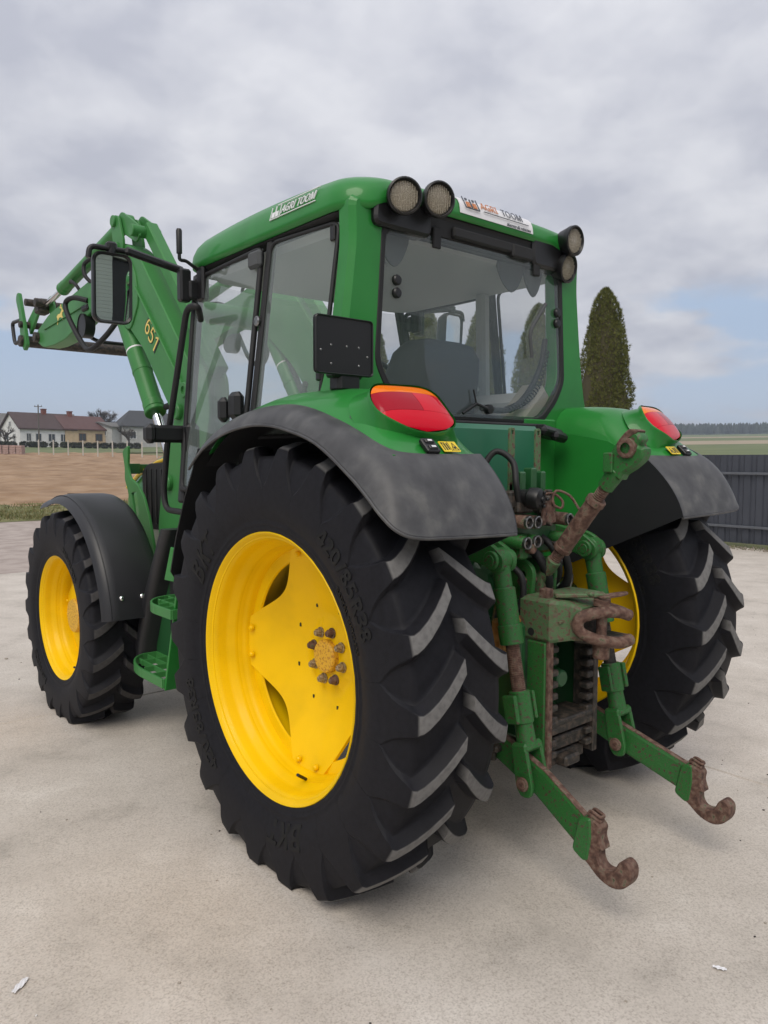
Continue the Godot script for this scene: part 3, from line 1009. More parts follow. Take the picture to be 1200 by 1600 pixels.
# ---------------------------------------------------------------- wheels
func tyre_mesh(R: float, hw: float, rim: float, tread: float, lug: float, n: int, skew: float, phase: float, hr: float, writing: Array, worn: Color) -> ArrayMesh:
	var b := MB.new()
	var dark := Color(0.0150, 0.0150, 0.0160)
	var k := (R - rim) / 0.332
	var rows := []
	for x in [0.0, 0.005, 0.014, 0.05, 0.09, 0.13, 0.165, 0.187]:
		var t: float = x / 0.19
		var xx: float = x * tread / 0.19
		rows.append([xx, R - lug - 0.010 * t * t, xx, R - 0.016 * t * t, 0.215 + 0.035 * t, 0.0 if x < 0.01 else 1.0, 1.0])
	for q in [[0.194, 0.066, 0.198, 0.020, 0.26, 1.0], [0.201, 0.080, 0.204, 0.026, 0.30, 0.0], [0.207, 0.102, 0.2125, 0.056, 0.37, 0.0], [0.2100, 0.122, 0.2162, 0.090, 0.46, 0.0], [0.2128, 0.142, 0.2180, 0.118, 0.58, 0.0], [0.2150, 0.158, 0.2185, 0.145, 0.74, 0.0], [0.2165, 0.169, 0.2186, 0.165, 0.92, 0.0], [0.2175, 0.176, 0.2186, 0.176, 0.985, 0.0]]:
		rows.append([q[0] * hw / 0.2186, R - q[1] * k, q[2] * hw / 0.2186, R - q[3] * k, q[4], 1.0, q[5]])
	var plain := [[0.2186, 0.190], [0.2175, 0.215], [0.2140, 0.240], [0.2080, 0.262], [0.2010, 0.281], [0.1975, 0.292], [0.1990, 0.299], [0.1975, 0.306], [0.1945, 0.309], [0.1960, 0.316], [0.1930, 0.324], [0.1900, 0.331]]
	for q in plain: rows.append([q[0] * hw / 0.2186, R - q[1] * k, q[0] * hw / 0.2186, R - q[1] * k, 0.985, 0.0, 0.0])
	var pitch := TAU / n
	for s in [-1.0, 1.0]:
		var ph: float = phase + (0.5 * pitch if s > 0 else 0.0)
		var g := []
		var gc := []
		for r in rows:
			var row := []
			var crow := []
			var w: float = r[4]
			var wall := minf(0.105, (1.0 - w) * 0.5 * 0.75)
			var bev := 0.018
			var t := clampf(r[0] / tread, 0.0, 1.0)
			var sk := skew * (1.0 - pow(1.0 - t, 1.35))
			for i in n:
				var e0 := 0.5 - w * 0.5 - wall
				var us := [[0.0, 0.0], [e0 * 0.35, 0.0], [e0 * 0.7, 0.0], [e0 - 0.006, 0.0], [e0 + wall * 0.12, 0.10], [0.5 - w * 0.5, 0.95], [0.5 - w * 0.5 + bev, 1.0], [0.5, 1.0], [0.5 + w * 0.5 - bev, 1.0], [0.5 + w * 0.5, 0.95], [1.0 - e0 - wall * 0.12, 0.10], [1.0 - e0 + 0.006, 0.0], [1.0 - e0 * 0.7, 0.0], [1.0 - e0 * 0.35, 0.0]]
				for q in us:
					var h: float = q[1] * r[5]
					var th: float = ph + sk + (i + q[0] - 0.5) * pitch
					var x: float = lerpf(r[0], r[2], h) * s
					var rr: float = lerpf(r[1], r[3], h)
					var y := cos(th) * rr
					var z := sin(th) * rr
					if y < -hr + 0.001:
						x *= 1.0 + 0.25 * (-hr - y)
						y = -hr + 0.001
					row.append(Vector3(x, y, z))
					crow.append(dark.lerp(worn, r[6] if q[1] >= 1.0 and r[5] > 0.0 else 0.0))
			g.append(row)
			gc.append(crow)
		var nc: int = g[0].size()
		for r in g.size() - 1:
			for c in nc:
				var c1 := (c + 1) % nc
				var ids := [[r, c], [r, c1], [r + 1, c1], [r + 1, c]]
				var tri2 := [[0, 1, 2], [0, 2, 3]]
				for t3 in tri2:
					var seg: int = [1, 1, 1, 1, 2, 3, 4, 4, 5, 6, 1, 1, 1, 1][c % 14] if r > 1 and r < 15 else 1
					if r == 1: seg = 7
					b.st.set_smooth_group(seg + (0 if s < 0 else 10))
					var order: Array = t3 if s < 0 else [t3[0], t3[2], t3[1]]
					for q in [order[0], order[2], order[1]]:
						b.st.set_color(gc[ids[q][0]][ids[q][1]])
						b.st.add_vertex(g[ids[q][0]][ids[q][1]])
	# raised lettering on the outer walls
	b.col = Color(0.0165, 0.0165, 0.0175)
	for wtg in writing:
		var tm := text_mesh(wtg[0], wtg[1], 0.006, true)
		var ar := tm.get_mesh_arrays()
		var vs: PackedVector3Array = ar[Mesh.ARRAY_VERTEX]
		var ix: PackedInt32Array = ar[Mesh.ARRAY_INDEX] if ar[Mesh.ARRAY_INDEX] != null else PackedInt32Array(range(vs.size()))
		for s in [-1.0, 1.0]:
			for i in range(0, ix.size(), 3):
				var p := []
				for j in 3:
					var v := vs[ix[i + j]]
					var rr: float = wtg[2] + v.y
					var th: float = deg_to_rad(wtg[3]) + (v.x + v.y * wtg[4]) / wtg[2]
					if s > 0: th = -th
					var xw := hw
					for q in rows.size() - 1:
						if rows[q][3] >= rr and rows[q + 1][3] <= rr:
							xw = lerpf(rows[q][2], rows[q + 1][2], inverse_lerp(rows[q][3], rows[q + 1][3], rr))
					p.append(Vector3((xw + v.z * 0.8 + 0.001) * s, cos(th) * rr, sin(th) * rr))
				b.tri(p[0], p[2], p[1])
	return b.mesh()

func rim_parts(w: Node3D, o: float, k: float, half: float, R: float, hub: float, disc_edge: float, front: bool):
	# o = direction of the outside along x; k scales radii; half = half width of the rim
	var d := Vector3(o, 0, 0)
	var f := half / 0.19
	var lip := [[0.500, -0.192], [0.508, -0.186], [0.508, -0.180], [0.484, -0.172], [0.480, -0.13], [0.446, -0.09], [0.446, 0.07], [0.480, 0.12], [0.484, 0.172], [0.506, 0.180], [0.5095, 0.186], [0.506, 0.192], [0.500, 0.190], [0.494, 0.178], [0.480, 0.166], [0.473, 0.150], [0.471, 0.122], [0.466, 0.108], [0.452, 0.090], [0.448, 0.074], [0.449, 0.060], [0.440, 0.046], [0.434, 0.030], [0.433, -0.08], [0.468, -0.13], [0.474, -0.172], [0.494, -0.186], [0.500, -0.192]]
	var b := MB.new()
	b.lathe(lip.map(func(q): return Vector2(q[0] * k, q[1] * f)), Vector3.ZERO, d, 96, 50.0)
	add(b, "rim", M.yellow, w)
	# disc with four openings along its edge
	b = MB.new()
	var rows := []
	var nphi := 128
	var hubr := 0.125 * k
	for j in 19:
		var row := []
		for i in nphi:
			var phi := TAU * i / nphi
			var q := absf(wrapf(phi - PI / 4, -PI / 4, PI / 4)) / deg_to_rad(31.0)
			var cut := 0.0 if q >= 1.0 else pow(cos(q * PI / 2), 0.9)
			var rd := (0.434 - 0.108 * cut) * k
			var t := j / 18.0
			var rr := lerpf(0.012, rd, t)
			var dish := clampf((rr - hubr * 1.2) / (0.43 * k - hubr * 1.2), 0.0, 1.0)
			var a := hub + (disc_edge - hub) * pow(dish, 1.1)
			if rr < hubr: a += 0.010
			elif rr < hubr * 1.08: a += 0.010 * (1.0 - (rr - hubr) / (hubr * 0.08))
			row.append(Vector3(a * o, cos(phi) * rr, sin(phi) * rr * -o))
		rows.append(row)
	if true:
		b.grid(rows, 0.012, true, true)
	add(b, "wheel_disc", M.yellow, w)
	b = MB.new()
	b.lathe([Vector2(0.437, -0.030), Vector2(0.393, -0.030), Vector2(0.390, -0.026), Vector2(0.393, -0.017), Vector2(0.437, -0.012)].map(func(q): return Vector2(q.x * k, q.y + disc_edge)), Vector3.ZERO, d, 96)
	add(b, "disc_ring", M.yellow, w)
	# centre
	b = MB.new()
	if front:
		b.lathe([Vector2(0, hub + 0.05), Vector2(0.085, hub + 0.048), Vector2(0.098, hub + 0.038), Vector2(0.104, hub), Vector2(0.104, hub - 0.02)].map(func(q): return q) if o < -9 else [Vector2(0.104, hub - 0.02), Vector2(0.104, hub + 0.034), Vector2(0.098, hub + 0.044), Vector2(0.0, hub + 0.046)], Vector3.ZERO, d, 48)
		add(b, "hub_cap", M.yellow_scuffed, w)
	else:
		b.lathe([Vector2(0.066, hub), Vector2(0.066, hub + 0.030), Vector2(0.061, hub + 0.037), Vector2(0.0, hub + 0.038)], Vector3.ZERO, d, 40)
		add(b, "hub_cap", M.yellow_scuffed, w)
		for i in 8:
			var t := TAU * (i + 0.35) / 8
			var p := Vector3((hub + 0.010) * o, cos(t) * 0.099, sin(t) * 0.099)
			b = MB.new()
			b.lathe([Vector2(0.021, 0.0), Vector2(0.021, 0.006), Vector2(0.0165, 0.007)], p, d, 16)
			b.lathe([Vector2(0.0165, 0.006), Vector2(0.0165, 0.021), Vector2(0.013, 0.026)], p, d, 6, 80.0)
			b.lathe([Vector2(0.013, 0.024), Vector2(0.011, 0.030), Vector2(0, 0.031)], p, d, 12)
			add(b, "wheel_bolt", M.steel_dull if i % 3 else M.rust, w)
		for i in 8:
			var t := deg_to_rad([-62.0, -18.0, 24.0, 70.0, 118.0, 160.0, 206.0, 250.0][i])
			var rr := 0.205 * k
			var dish := (rr - hubr * 1.2) / (0.43 * k - hubr * 1.2)
			b = MB.new()
			b.box(Vector3((hub + (disc_edge - hub) * pow(dish, 1.1) + 0.0005) * o, cos(t) * rr, sin(t) * rr), Vector3(0.003, 0.016, 0.009), 0.0)
			add(b, "slot", M.black_matt, w)
	for i in 8:
		var t := TAU * (i / 8.0) + (0.13 if i % 2 else -0.13) + (PI / 8 if false else 0.0)
		t = PI / 2 * (i / 2) + (0.14 if i % 2 else -0.14)
		b = MB.new()
		var p := Vector3((disc_edge + 0.004) * o, cos(t) * 0.412 * k, sin(t) * 0.412 * k)
		b.lathe([Vector2(0.012, -0.006), Vector2(0.012, 0.004), Vector2(0.008, 0.010), Vector2(0, 0.011)], p, d, 10)
		add(b, "rivet", M.yellow, w)
	b = MB.new()
	b.tube([Vector3((disc_edge + 0.05) * o, -0.44 * k, 0.06), Vector3((disc_edge + 0.085) * o, -0.415 * k, 0.075), Vector3((disc_edge + 0.105) * o, -0.40 * k, 0.085)], 0.006, 8)
	add(b, "valve", M.black_rubber, w)

func wheels(t: Node3D):
	var rear := tyre_mesh(0.842, 0.218, 0.508, 0.19, 0.046, 22, deg_to_rad(11.0), deg_to_rad(62.5), 0.793, [["420/85R38", 0.085, 0.635, 52.0, 0.0], ["BKT", 0.125, 0.605, -53.0, 0.25], ["BKT", 0.125, 0.605, 168.0, 0.25], ["RADIAL TUBELESS", 0.028, 0.555, 62.0, 0.0], ["420/85R38", 0.085, 0.635, 236.0, 0.0]], Color(0.195, 0.192, 0.187))
	var front := tyre_mesh(0.652, 0.182, 0.378, 0.160, 0.038, 20, deg_to_rad(11.0), deg_to_rad(60.0), 0.6045, [["340/85R28", 0.055, 0.475, 40.0, 0.0], ["340/85R28", 0.055, 0.475, 220.0, 0.0]], Color(0.075, 0.074, 0.072))
	for s in [-1.0, 1.0]:
		var w := node("rear_wheel", t, Vector3(s * 0.845, 0.793, 0), "large %s rear wheel with deep lugged black tyre and yellow rim" % ["left", "right"][int(s > 0)])
		add(rear, "tyre", M.rubber, w)
		rim_parts(w, s, 1.0, 0.19, 0.842, -0.088, 0.025, false)
	for s in [-1.0, 1.0]:
		var w := node("front_wheel", t, Vector3(s * 0.905, 0.6045, -2.357), "smaller %s front wheel with lugged black tyre and yellow rim" % ["left", "right"][int(s > 0)])
		add(front, "tyre", M.rubber, w)
		rim_parts(w, s, 0.744, 0.155, 0.652, 0.028, -0.005, true)

# ---------------------------------------------------------------- cab
func side_x(y: float) -> float:
	return 0.70 + 0.13 * (2.5 - y)

func side_pt(s: float, z: float, y: float, out := 0.0) -> Vector3:
	# point on the bowed side of the cab
	var bow := 0.028 * (1.0 - pow((z + 0.58) / 0.62, 2.0))
	return Vector3(s * (side_x(y) + bow + out), y, z)

func plan(hx: float, z0: float, z1: float, r: float, y: float, drop: Callable) -> Array:
	# rounded rectangle in plan, counter-clockwise seen from below
	var ring := []
	var rr := rrect(hx * 2.0, z1 - z0, r, 8)
	# more points along the straight sides
	var dense := []
	for i in rr.size():
		var a: Vector2 = rr[i]
		var c: Vector2 = rr[(i + 1) % rr.size()]
		var m := 10 if i % 9 == 8 else 1
		for j in m: dense.append(a.lerp(c, float(j) / m))
	for p in dense:
		var z: float = p.y + (z0 + z1) * 0.5
		ring.append(Vector3(p.x, y + drop.call(p.x, z), z))
	ring.reverse()
	return ring

func glass_panel(corners: Array, s: float, nz := 10, ny := 8) -> MB:
	# corners as [z, y]: bottom front, bottom rear, top rear, top front
	var b := MB.new()
	var g := []
	for j in ny + 1:
		var row := []
		var v := float(j) / ny
		for i in nz + 1:
			var u := float(i) / nz
			var z: float = lerpf(lerpf(corners[0][0], corners[1][0], u), lerpf(corners[3][0], corners[2][0], u), v)
			var y: float = lerpf(lerpf(corners[0][1], corners[1][1], u), lerpf(corners[3][1], corners[2][1], u), v)
			row.append(side_pt(s, z, y))
		if s > 0: row.reverse()
		g.append(row)
	b.grid(g, 0.0)
	return b

func work_light(roof: Node3D, p: Vector3, d: Vector3, label: String):
	var w := node("work_light", roof, Vector3.ZERO, label)
	d = d.normalized()
	var b := MB.new()
	b.lathe([Vector2(0.0, -0.085), Vector2(0.035, -0.08), Vector2(0.052, -0.055), Vector2(0.066, -0.01), Vector2(0.070, 0.0), Vector2(0.070, 0.018), Vector2(0.064, 0.022), Vector2(0.058, 0.014), Vector2(0.056, 0.004)], p, d, 32, 40.0)
	add(b, "lamp_housing", M.black, w)
	b = MB.new()
	b.lathe([Vector2(0.0565, 0.005), Vector2(0.040, 0.010), Vector2(0.0, 0.013)], p, d, 32)
	var f := b.frame_of(d)
	for i in 11:
		var x := -0.05 + i * 0.01
		var l := sqrt(maxf(0.0, 0.0545 * 0.0545 - x * x))
		b.bar(p + d * 0.0105 + f.x * x - f.z * l, p + d * 0.0105 + f.x * x + f.z * l, 0.004, 0.006, d, 0.001)
	add(b, "lamp_lens", M.lamp_lens, w)

func cab(t: Node3D):
	# ---- roof
	var drop := func(x, z): return -0.035 * pow((z + 0.55) / 0.65, 2.0) * (0.3 + 0.7 * pow(x / 0.7, 2.0))
	var lipd := func(x, z): return 0.052 * smoothstep(-0.02, 0.10, z) * smoothstep(0.66, 0.50, absf(x)) - 0.012 * clampf(-z / 1.3, 0.0, 1.0)
	var mixd := func(k): return func(x, z): return drop.call(x, z) * k + lipd.call(x, z) * (1.0 - k)
	var b := MB.new()
	var rings := []
	for q in [[0.728, 0.012, 2.520, 0.15, 0.0], [0.742, 0.0, 2.530, 0.16, 0.0], [0.744, 0.0, 2.552, 0.16, 0.05], [0.740, 0.004, 2.590, 0.16, 0.2], [0.728, 0.014, 2.630, 0.16, 0.5], [0.702, 0.032, 2.664, 0.15, 0.8], [0.655, 0.066, 2.690, 0.14, 1.0], [0.56, 0.13, 2.708, 0.12, 1.0], [0.40, 0.24, 2.716, 0.10, 1.0], [0.2, 0.38, 2.718, 0.08, 1.0]]:
		rings.append(plan(q[0], -1.285 + q[1] * 1.3, 0.125 - q[1] * 1.0, q[3], q[2], mixd.call(q[4])))
	b.loft(rings, false, true)
	var roof := add(b, "roof", M.green, t, "rounded green cab roof")
	# black liner under the edge
	b = MB.new()
	rings = [plan(0.55, -1.1, -0.04, 0.1, 2.497, func(x, z): return 0.0), plan(0.712, -1.255, 0.075, 0.14, 2.497, func(x, z): return 0.0), plan(0.727, -1.268, 0.105, 0.15, 2.517, lipd)]
	b.loft(rings, true, false)
	add(b, "roof_liner", M.black_matt, roof)
	# rear header and lamp recesses
	b = MB.new()
	b.box(Vector3(0, 2.535, 0.055), Vector3(1.10, 0.115, 0.09), 0.012)
	b.box(Vector3(0.05, 2.515, 0.107), Vector3(0.50, 0.045, 0.03), 0.008)
	b.box(Vector3(0.24, 2.505, 0.112), Vector3(0.14, 0.06, 0.035), 0.008)
	b.box(Vector3(-0.29, 2.475, 0.107), Vector3(0.045, 0.085, 0.014), 0.004)
	b.box(Vector3(0.36, 2.465, 0.107), Vector3(0.045, 0.085, 0.014), 0.004)
	add(b, "rear_header", M.black_matt, roof)
	for s in [-1.0, 1.0]:
		b = MB.new()
		var o := round2([Vector2(-0.17, -0.10), Vector2(0.135, -0.10), Vector2(0.125, 0.035), Vector2(0.05, 0.063), Vector2(-0.17, 0.052)], 0.035, 4)
		b.xf = Transform3D(Basis(Vector3(s, 0, 0), Vector3(0, 1, 0), Vector3(0, 0, 1)), Vector3(s * 0.495, 2.565, 0.075))
		b.plate(o, Vector3.ZERO, Vector3.RIGHT, Vector3.UP, 0.09, 0.012)
		add(b, "lamp_recess", M.black, roof)
	work_light(t, Vector3(-0.525, 2.575, 0.165), Vector3(-0.42, -0.14, 0.9), "round rear work light at the outer left corner of the roof")
	work_light(t, Vector3(-0.352, 2.597, 0.175), Vector3(-0.25, -0.12, 1), "round rear work light beside the first on the left")
	work_light(t, Vector3(0.555, 2.605, 0.165), Vector3(0.02, -0.10, 1), "upper round work light at the right corner of the roof")
	work_light(t, Vector3(0.570, 2.490, 0.120), Vector3(0.08, -0.2, 1), "lower round work light at the right corner of the roof")
	# sticker on the sloping rear edge of the roof
	var c := Vector3(0.065, 2.645, 0.1165)
	var up := Vector3(0, 0.86, -0.51).normalized()
	b = MB.new()
	var g := []
	for q in [[2.597, 0.1295], [2.617, 0.1275], [2.634, 0.1235], [2.653, 0.1140], [2.668, 0.0970], [2.680, 0.0730]]:
		var row := []
		for i in 13: row.append(Vector3(lerpf(-0.175, 0.305, i / 12.0), q[0], q[1]))
		g.append(row)
	b.grid(g, 0.002)
	var stk := add(b, "dealer_sticker", M.sticker_white, t, "white rectangular sticker with orange and grey lettering on the roof edge")
	var sn := Vector3.RIGHT.cross(up)
	var lift := sn * 0.005
	text("AGRI", 0.050, c + Vector3(-0.050, 0, 0) + up * 0.008 + lift, Vector3.RIGHT, up, M.ink_orange, stk)
	text("TOOM", 0.050, c + Vector3(0.105, 0, 0) + up * 0.008 + lift, Vector3.RIGHT, up, M.ink_grey, stk)
	text("Maszyny dla rolnictwa", 0.017, Vector3(0.205, 2.606, 0.1305), Vector3.RIGHT, Vector3.UP, M.ink_grey, stk, "lettering", 0.0015, false, 0.3, 0.9, true)
	b = MB.new()
	b.box(c + Vector3(0.055, 0, 0) - up * 0.022 + sn * 0.003, Vector3(0.30, 0.0025, 0.003), 0.0, Basis(Vector3.RIGHT, up, sn))
	for q in [[-0.206, 0.004, 0.003, 0.060], [-0.122, 0.004, 0.003, 0.060], [-0.164, -0.026, 0.084, 0.003], [-0.164, 0.004, 0.006, 0.045], [-0.186, 0.024, 0.012, 0.010], [-0.142, 0.024, 0.012, 0.010]]:
		b.box(c + Vector3(q[0], 0, 0) + up * q[1] + sn * 0.003, Vector3(q[2], q[3], 0.004), 0.0, Basis(Vector3.RIGHT, up, sn))
	add(b, "emblem_outline", M.ink_grey, stk)
	b = MB.new()
	for q in [[-0.184, -0.006, 0.020, 0.028], [-0.144, -0.006, 0.020, 0.028]]:
		b.box(c + Vector3(q[0], 0, 0) + up * q[1] + sn * 0.003, Vector3(q[2], q[3], 0.004), 0.0, Basis(Vector3.RIGHT, up, sn))
	add(b, "emblem_blocks", M.ink_orange, stk)
	# lettering along the left side of the roof
	var ra := Vector3(-0.7385, 2.575, -0.52)
	var rr := Vector3(0, 0.0, 1).normalized()
	var ru := Vector3(0.28, 0.96, 0)
	var letters := text("AGRI TOOM", 0.046, Vector3(-0.7375, 2.607, -0.235), rr, ru, M.sticker_white, roof, "side_lettering", 0.004, false, 0.25)
	b = MB.new()
	for q in [[-0.25, 0.031, 0.30, 0.003], [-0.235, -0.027, 0.25, 0.003], [-0.405, -0.028, 0.075, 0.003], [-0.420, -0.010, 0.020, 0.024], [-0.392, -0.010, 0.020, 0.024], [-0.406, 0.010, 0.005, 0.036], [-0.370, 0.0, 0.003, 0.056], [-0.440, 0.0, 0.003, 0.056]]:
		var n2 := rr.cross(ru).normalized()
		var u2 := n2.cross(rr)
		b.box(Vector3(-0.7365, 2.607, 0) + rr * q[0] + u2 * q[1], Vector3(q[2], q[3], 0.004), 0.0, Basis(rr, u2, n2))
	add(b, "side_emblem", M.sticker_white, roof)
	# ---- frame: rear pillars
	for s in [-1.0, 1.0]:
		b = MB.new()
		b.xf = Transform3D(Basis(Vector3(s, 0, 0), Vector3(0, 1, 0), Vector3(0, 0, 1)), Vector3.ZERO)
		var o := [Vector2(0.545, 2.575), Vector2(0.722, 2.575), Vector2(0.718, 2.40), Vector2(0.736, 2.25), Vector2(0.765, 2.03), Vector2(0.80, 1.86), Vector2(0.84, 1.76), Vector2(0.70, 1.66), Vector2(0.40, 1.66), Vector2(0.42, 1.755), Vector2(0.52, 1.85), Vector2(0.575, 1.95)]
		b.plate(round2(o, 0.05, 4), Vector3(0, 0, 0.042), Vector3.RIGHT, Vector3.UP, 0.10, 0.022)
		add(b, "rear_pillar", M.green, t, "green rear cab pillar on the %s" % ["left", "right"][int(s > 0)])
	# roof corner joins above the pillars
	# ---- glazing
	for s in [-1.0, 1.0]:
		var nm: String = ["left", "right"][int(s > 0)]
		# door
		var d := node("cab_door", t, Vector3.ZERO, "glazed %s cab door with thin black frame" % nm)
		var dc := [[-1.09, 1.42], [-0.505, 1.42], [-0.52, 2.482], [-1.20, 2.468]]
		add(glass_panel(dc, s), "door_glass", M.glass, d)
		b = MB.new()
		var loop := []
		for q in dc: loop.append(side_pt(s, q[0], q[1], 0.004))
		loop.append(loop[0]); loop.append(loop[1])
		b.tube(round_path(loop, 0.05), 0.013, 8, true)
		add(b, "door_frame", M.black_rubber, d)
		b = MB.new()
		b.lathe([Vector2(0.022, 0), Vector2(0.022, 0.014), Vector2(0.016, 0.018), Vector2(0.0, 0.018)], side_pt(s, -0.485, 2.16, 0.003), Vector3(s, 0, 0), 20)
		add(b, "door_lock", M.steel, d)
		b = MB.new()
		b.box(side_pt(s, -0.56, 1.80, 0.03), Vector3(0.05, 0.12, 0.09), 0.02)
		b.box(side_pt(s, -0.64, 1.785, 0.045), Vector3(0.05, 0.11, 0.06), 0.022)
		add(b, "door_handle", M.black, d)
		b = MB.new()
		b.box(side_pt(s, -0.545, 2.435, 0.018), Vector3(0.03, 0.075, 0.10), 0.018)
		add(b, "hinge_cover", M.interior_dark, d)
		# middle post and quarter window
		b = MB.new()
		var p0 := side_pt(s, -0.478, 1.60, -0.018)
		var p1 := side_pt(s, -0.478, 2.505, -0.018)
		b.bar(p0, p1, 0.035, 0.04, Vector3(s, 0, 0), 0.008)
		add(b, "door_post", M.black_matt, t)
		var qw := node("quarter_window", t, Vector3.ZERO, "%s rear quarter window of the cab" % nm)
		var qc := [[-0.450, 1.66], [-0.012, 1.66], [0.0, 2.482], [-0.452, 2.490]]
		add(glass_panel(qc, s), "window_glass", M.glass, qw)
		b = MB.new()
		loop = []
		for q in qc: loop.append(side_pt(s, q[0], q[1], 0.002))
		loop.append(loop[0]); loop.append(loop[1])
		b.tube(round_path(loop, 0.05), 0.009, 8, true)
		add(b, "window_seal", M.black_rubber, qw)
		for y in [2.44, 1.90]:
			b = MB.new()
			b.box(side_pt(s, -0.02, y, 0.012), Vector3(0.014, 0.06, 0.03), 0.005)
			add(b, "window_hinge", M.black, qw)
		# front pillar
		b = MB.new()
		b.bar(side_pt(s, -1.105, 1.35, -0.02), side_pt(s, -1.215, 2.50, -0.02), 0.05, 0.05, Vector3(s, 0, 0), 0.01)
		add(b, "front_pillar", M.black, t)
		# sill below the door
		b = MB.new()
		b.box(Vector3(s * 0.76, 1.36, -0.78), Vector3(0.10, 0.12, 0.70), 0.02)
		add(b, "door_sill", M.black_matt, t)
	# windscreen
	b = MB.new()
	g = []
	for j in 7:
		var row := []
		for i in 13:
			var u := -1.0 + i / 6.0
			var y := lerpf(1.36, 2.47, j / 6.0)
			row.append(Vector3(-u * side_x(y) * 0.99, y, lerpf(-1.12, -1.22, j / 6.0) - 0.09 * (1.0 - u * u)))
		g.append(row)
	b.grid(g)
	add(b, "windscreen", M.glass, t, "front windscreen of the cab")
	# rear window
	var rw := node("rear_window", t, Vector3.ZERO, "large rear cab window with black frame")
	var ro := [Vector2(-0.575, 2.492), Vector2(0.575, 2.492), Vector2(0.612, 1.945), Vector2(0.555, 1.845), Vector2(0.44, 1.735), Vector2(-0.44, 1.735), Vector2(-0.555, 1.845), Vector2(-0.612, 1.945)]
	var ri := [Vector2(-0.548, 2.468), Vector2(0.548, 2.468), Vector2(0.580, 1.955), Vector2(0.528, 1.868), Vector2(0.425, 1.768), Vector2(-0.425, 1.768), Vector2(-0.528, 1.868), Vector2(-0.580, 1.955)]
	b = MB.new()
	b.plate(round2(ro, 0.04), Vector3(0, 0, 0.078), Vector3.RIGHT, Vector3.UP, 0.035, 0.006, [round2(ri, 0.05)])
	add(b, "window_frame", M.black_rubber, rw)
	b = MB.new()
	g = []
	for j in 13:
		var y := lerpf(1.752, 2.48, j / 12.0)
		var hx := 0.56 + 0.035 * (2.48 - y) / 0.5
		if y < 1.95: hx = 0.597 - 0.155 * pow((1.95 - y) / 0.2, 1.1)
		var row := []
		for i in 13:
			var u := -1.0 + i / 6.0
			row.append(Vector3(u * hx, y, 0.088 + 0.020 * (1.0 - u * u)))
		g.append(row)
	b.grid(g)
	add(b, "window_glass", M.glass_rear, rw)
	for q in [[-0.50, 2.275], [-0.50, 2.225], [0.535, 2.275], [0.535, 2.225]]:
		b = MB.new()
		b.lathe([Vector2(0.021, 0), Vector2(0.021, 0.012), Vector2(0.016, 0.018), Vector2(0, 0.019)], Vector3(q[0], q[1], 0.092), Vector3.BACK, 20)
		add(b, "glass_knob", M.black, rw)
	# window bottom seal with the wiper on it
	b = MB.new()
	b.tube([Vector3(0.02, 1.79, 0.125), Vector3(-0.06, 1.81, 0.125), Vector3(-0.14, 1.765, 0.122)], 0.007, 6)
	b.tube([Vector3(-0.06, 1.81, 0.126), Vector3(-0.075, 1.87, 0.122)], 0.004, 6)
	b.lathe([Vector2(0.022, 0), Vector2(0.02, 0.025), Vector2(0, 0.028)], Vector3(0.03, 1.79, 0.105), Vector3.BACK, 16)
	add(b, "wiper", M.black, rw)
	b = MB.new()
	b.tube(round_path([Vector3(0.42, 2.30, 0.118), Vector3(0.30, 2.16, 0.122), Vector3(0.32, 2.04, 0.122)], 0.04), 0.009, 6)
	add(b, "wiper_arm", M.interior_dark, rw)
	# rubber flaps hanging inside the top of the window
	for q in [[-0.46, 2.462, 0.0], [0.27, 2.462, 0.1], [0.43, 2.462, -0.15]]:
		b = MB.new()
		b.plate(spline2([Vector2(-0.085, 0.03), Vector2(0.075, 0.03), Vector2(0.06, -0.06), Vector2(0.005, -0.115), Vector2(-0.065, -0.06)], 4), Vector3(q[0], q[1], 0.03), Vector3(cos(q[2]), 0, sin(q[2])), Vector3.UP, 0.012, 0.003)
		add(b, "sun_flap", M.interior_dark, rw)
	# ---- interior
	var inn := node("cab_interior", t, Vector3.ZERO, "grey cab interior with seat and console")
	b = MB.new()
	rings = [plan(0.66, -1.16, 0.02, 0.12, 2.46, func(x, z): return 0.0), plan(0.68, -1.19, 0.03, 0.12, 2.49, func(x, z): return 0.0)]
	b.loft(rings, true, true, false)
	for q in [Vector3(-0.28, 2.455, -0.35), Vector3(0.05, 2.455, -0.75)]:
		b.lathe([Vector2(0.085, 0), Vector2(0.085, 0.012), Vector2(0.07, 0.016), Vector2(0.066, 0.006), Vector2(0, 0.006)], q, Vector3.DOWN, 28)
	add(b, "headliner", M.interior, inn)
	b = MB.new()
	b.box(Vector3(0, 1.33, -0.55), Vector3(1.46, 0.10, 1.24), 0.02)
	add(b, "floor", M.interior_dark, inn)
	b = MB.new()
	b.box(Vector3(0, 1.56, 0.0), Vector3(1.30, 0.40, 0.10), 0.02)
	add(b, "rear_panel", M.interior, inn)
	# seat
	b = MB.new()
	rings = []
	for q in [[1.78, 0.27, 0.075, -0.30], [1.95, 0.28, 0.085, -0.28], [2.06, 0.255, 0.08, -0.25], [2.115, 0.20, 0.06, -0.235], [2.13, 0.12, 0.03, -0.23]]:
		var ring := []
		for p in rrect(q[1] * 2, q[2] * 2, q[2] * 0.9, 5): ring.append(Vector3(p.x + 0.07, q[0], -p.y + q[3]))
		rings.append(ring)
	b.loft(rings)
	add(b, "seat_backrest", M.seat_cloth, inn)
	b = MB.new()
	b.box(Vector3(0.07, 1.78, -0.52), Vector3(0.52, 0.14, 0.50), 0.05)
	b.box(Vector3(0.07, 1.52, -0.50), Vector3(0.34, 0.40, 0.34), 0.03)
	add(b, "seat_cushion", M.seat_cloth, inn)
	b = MB.new()
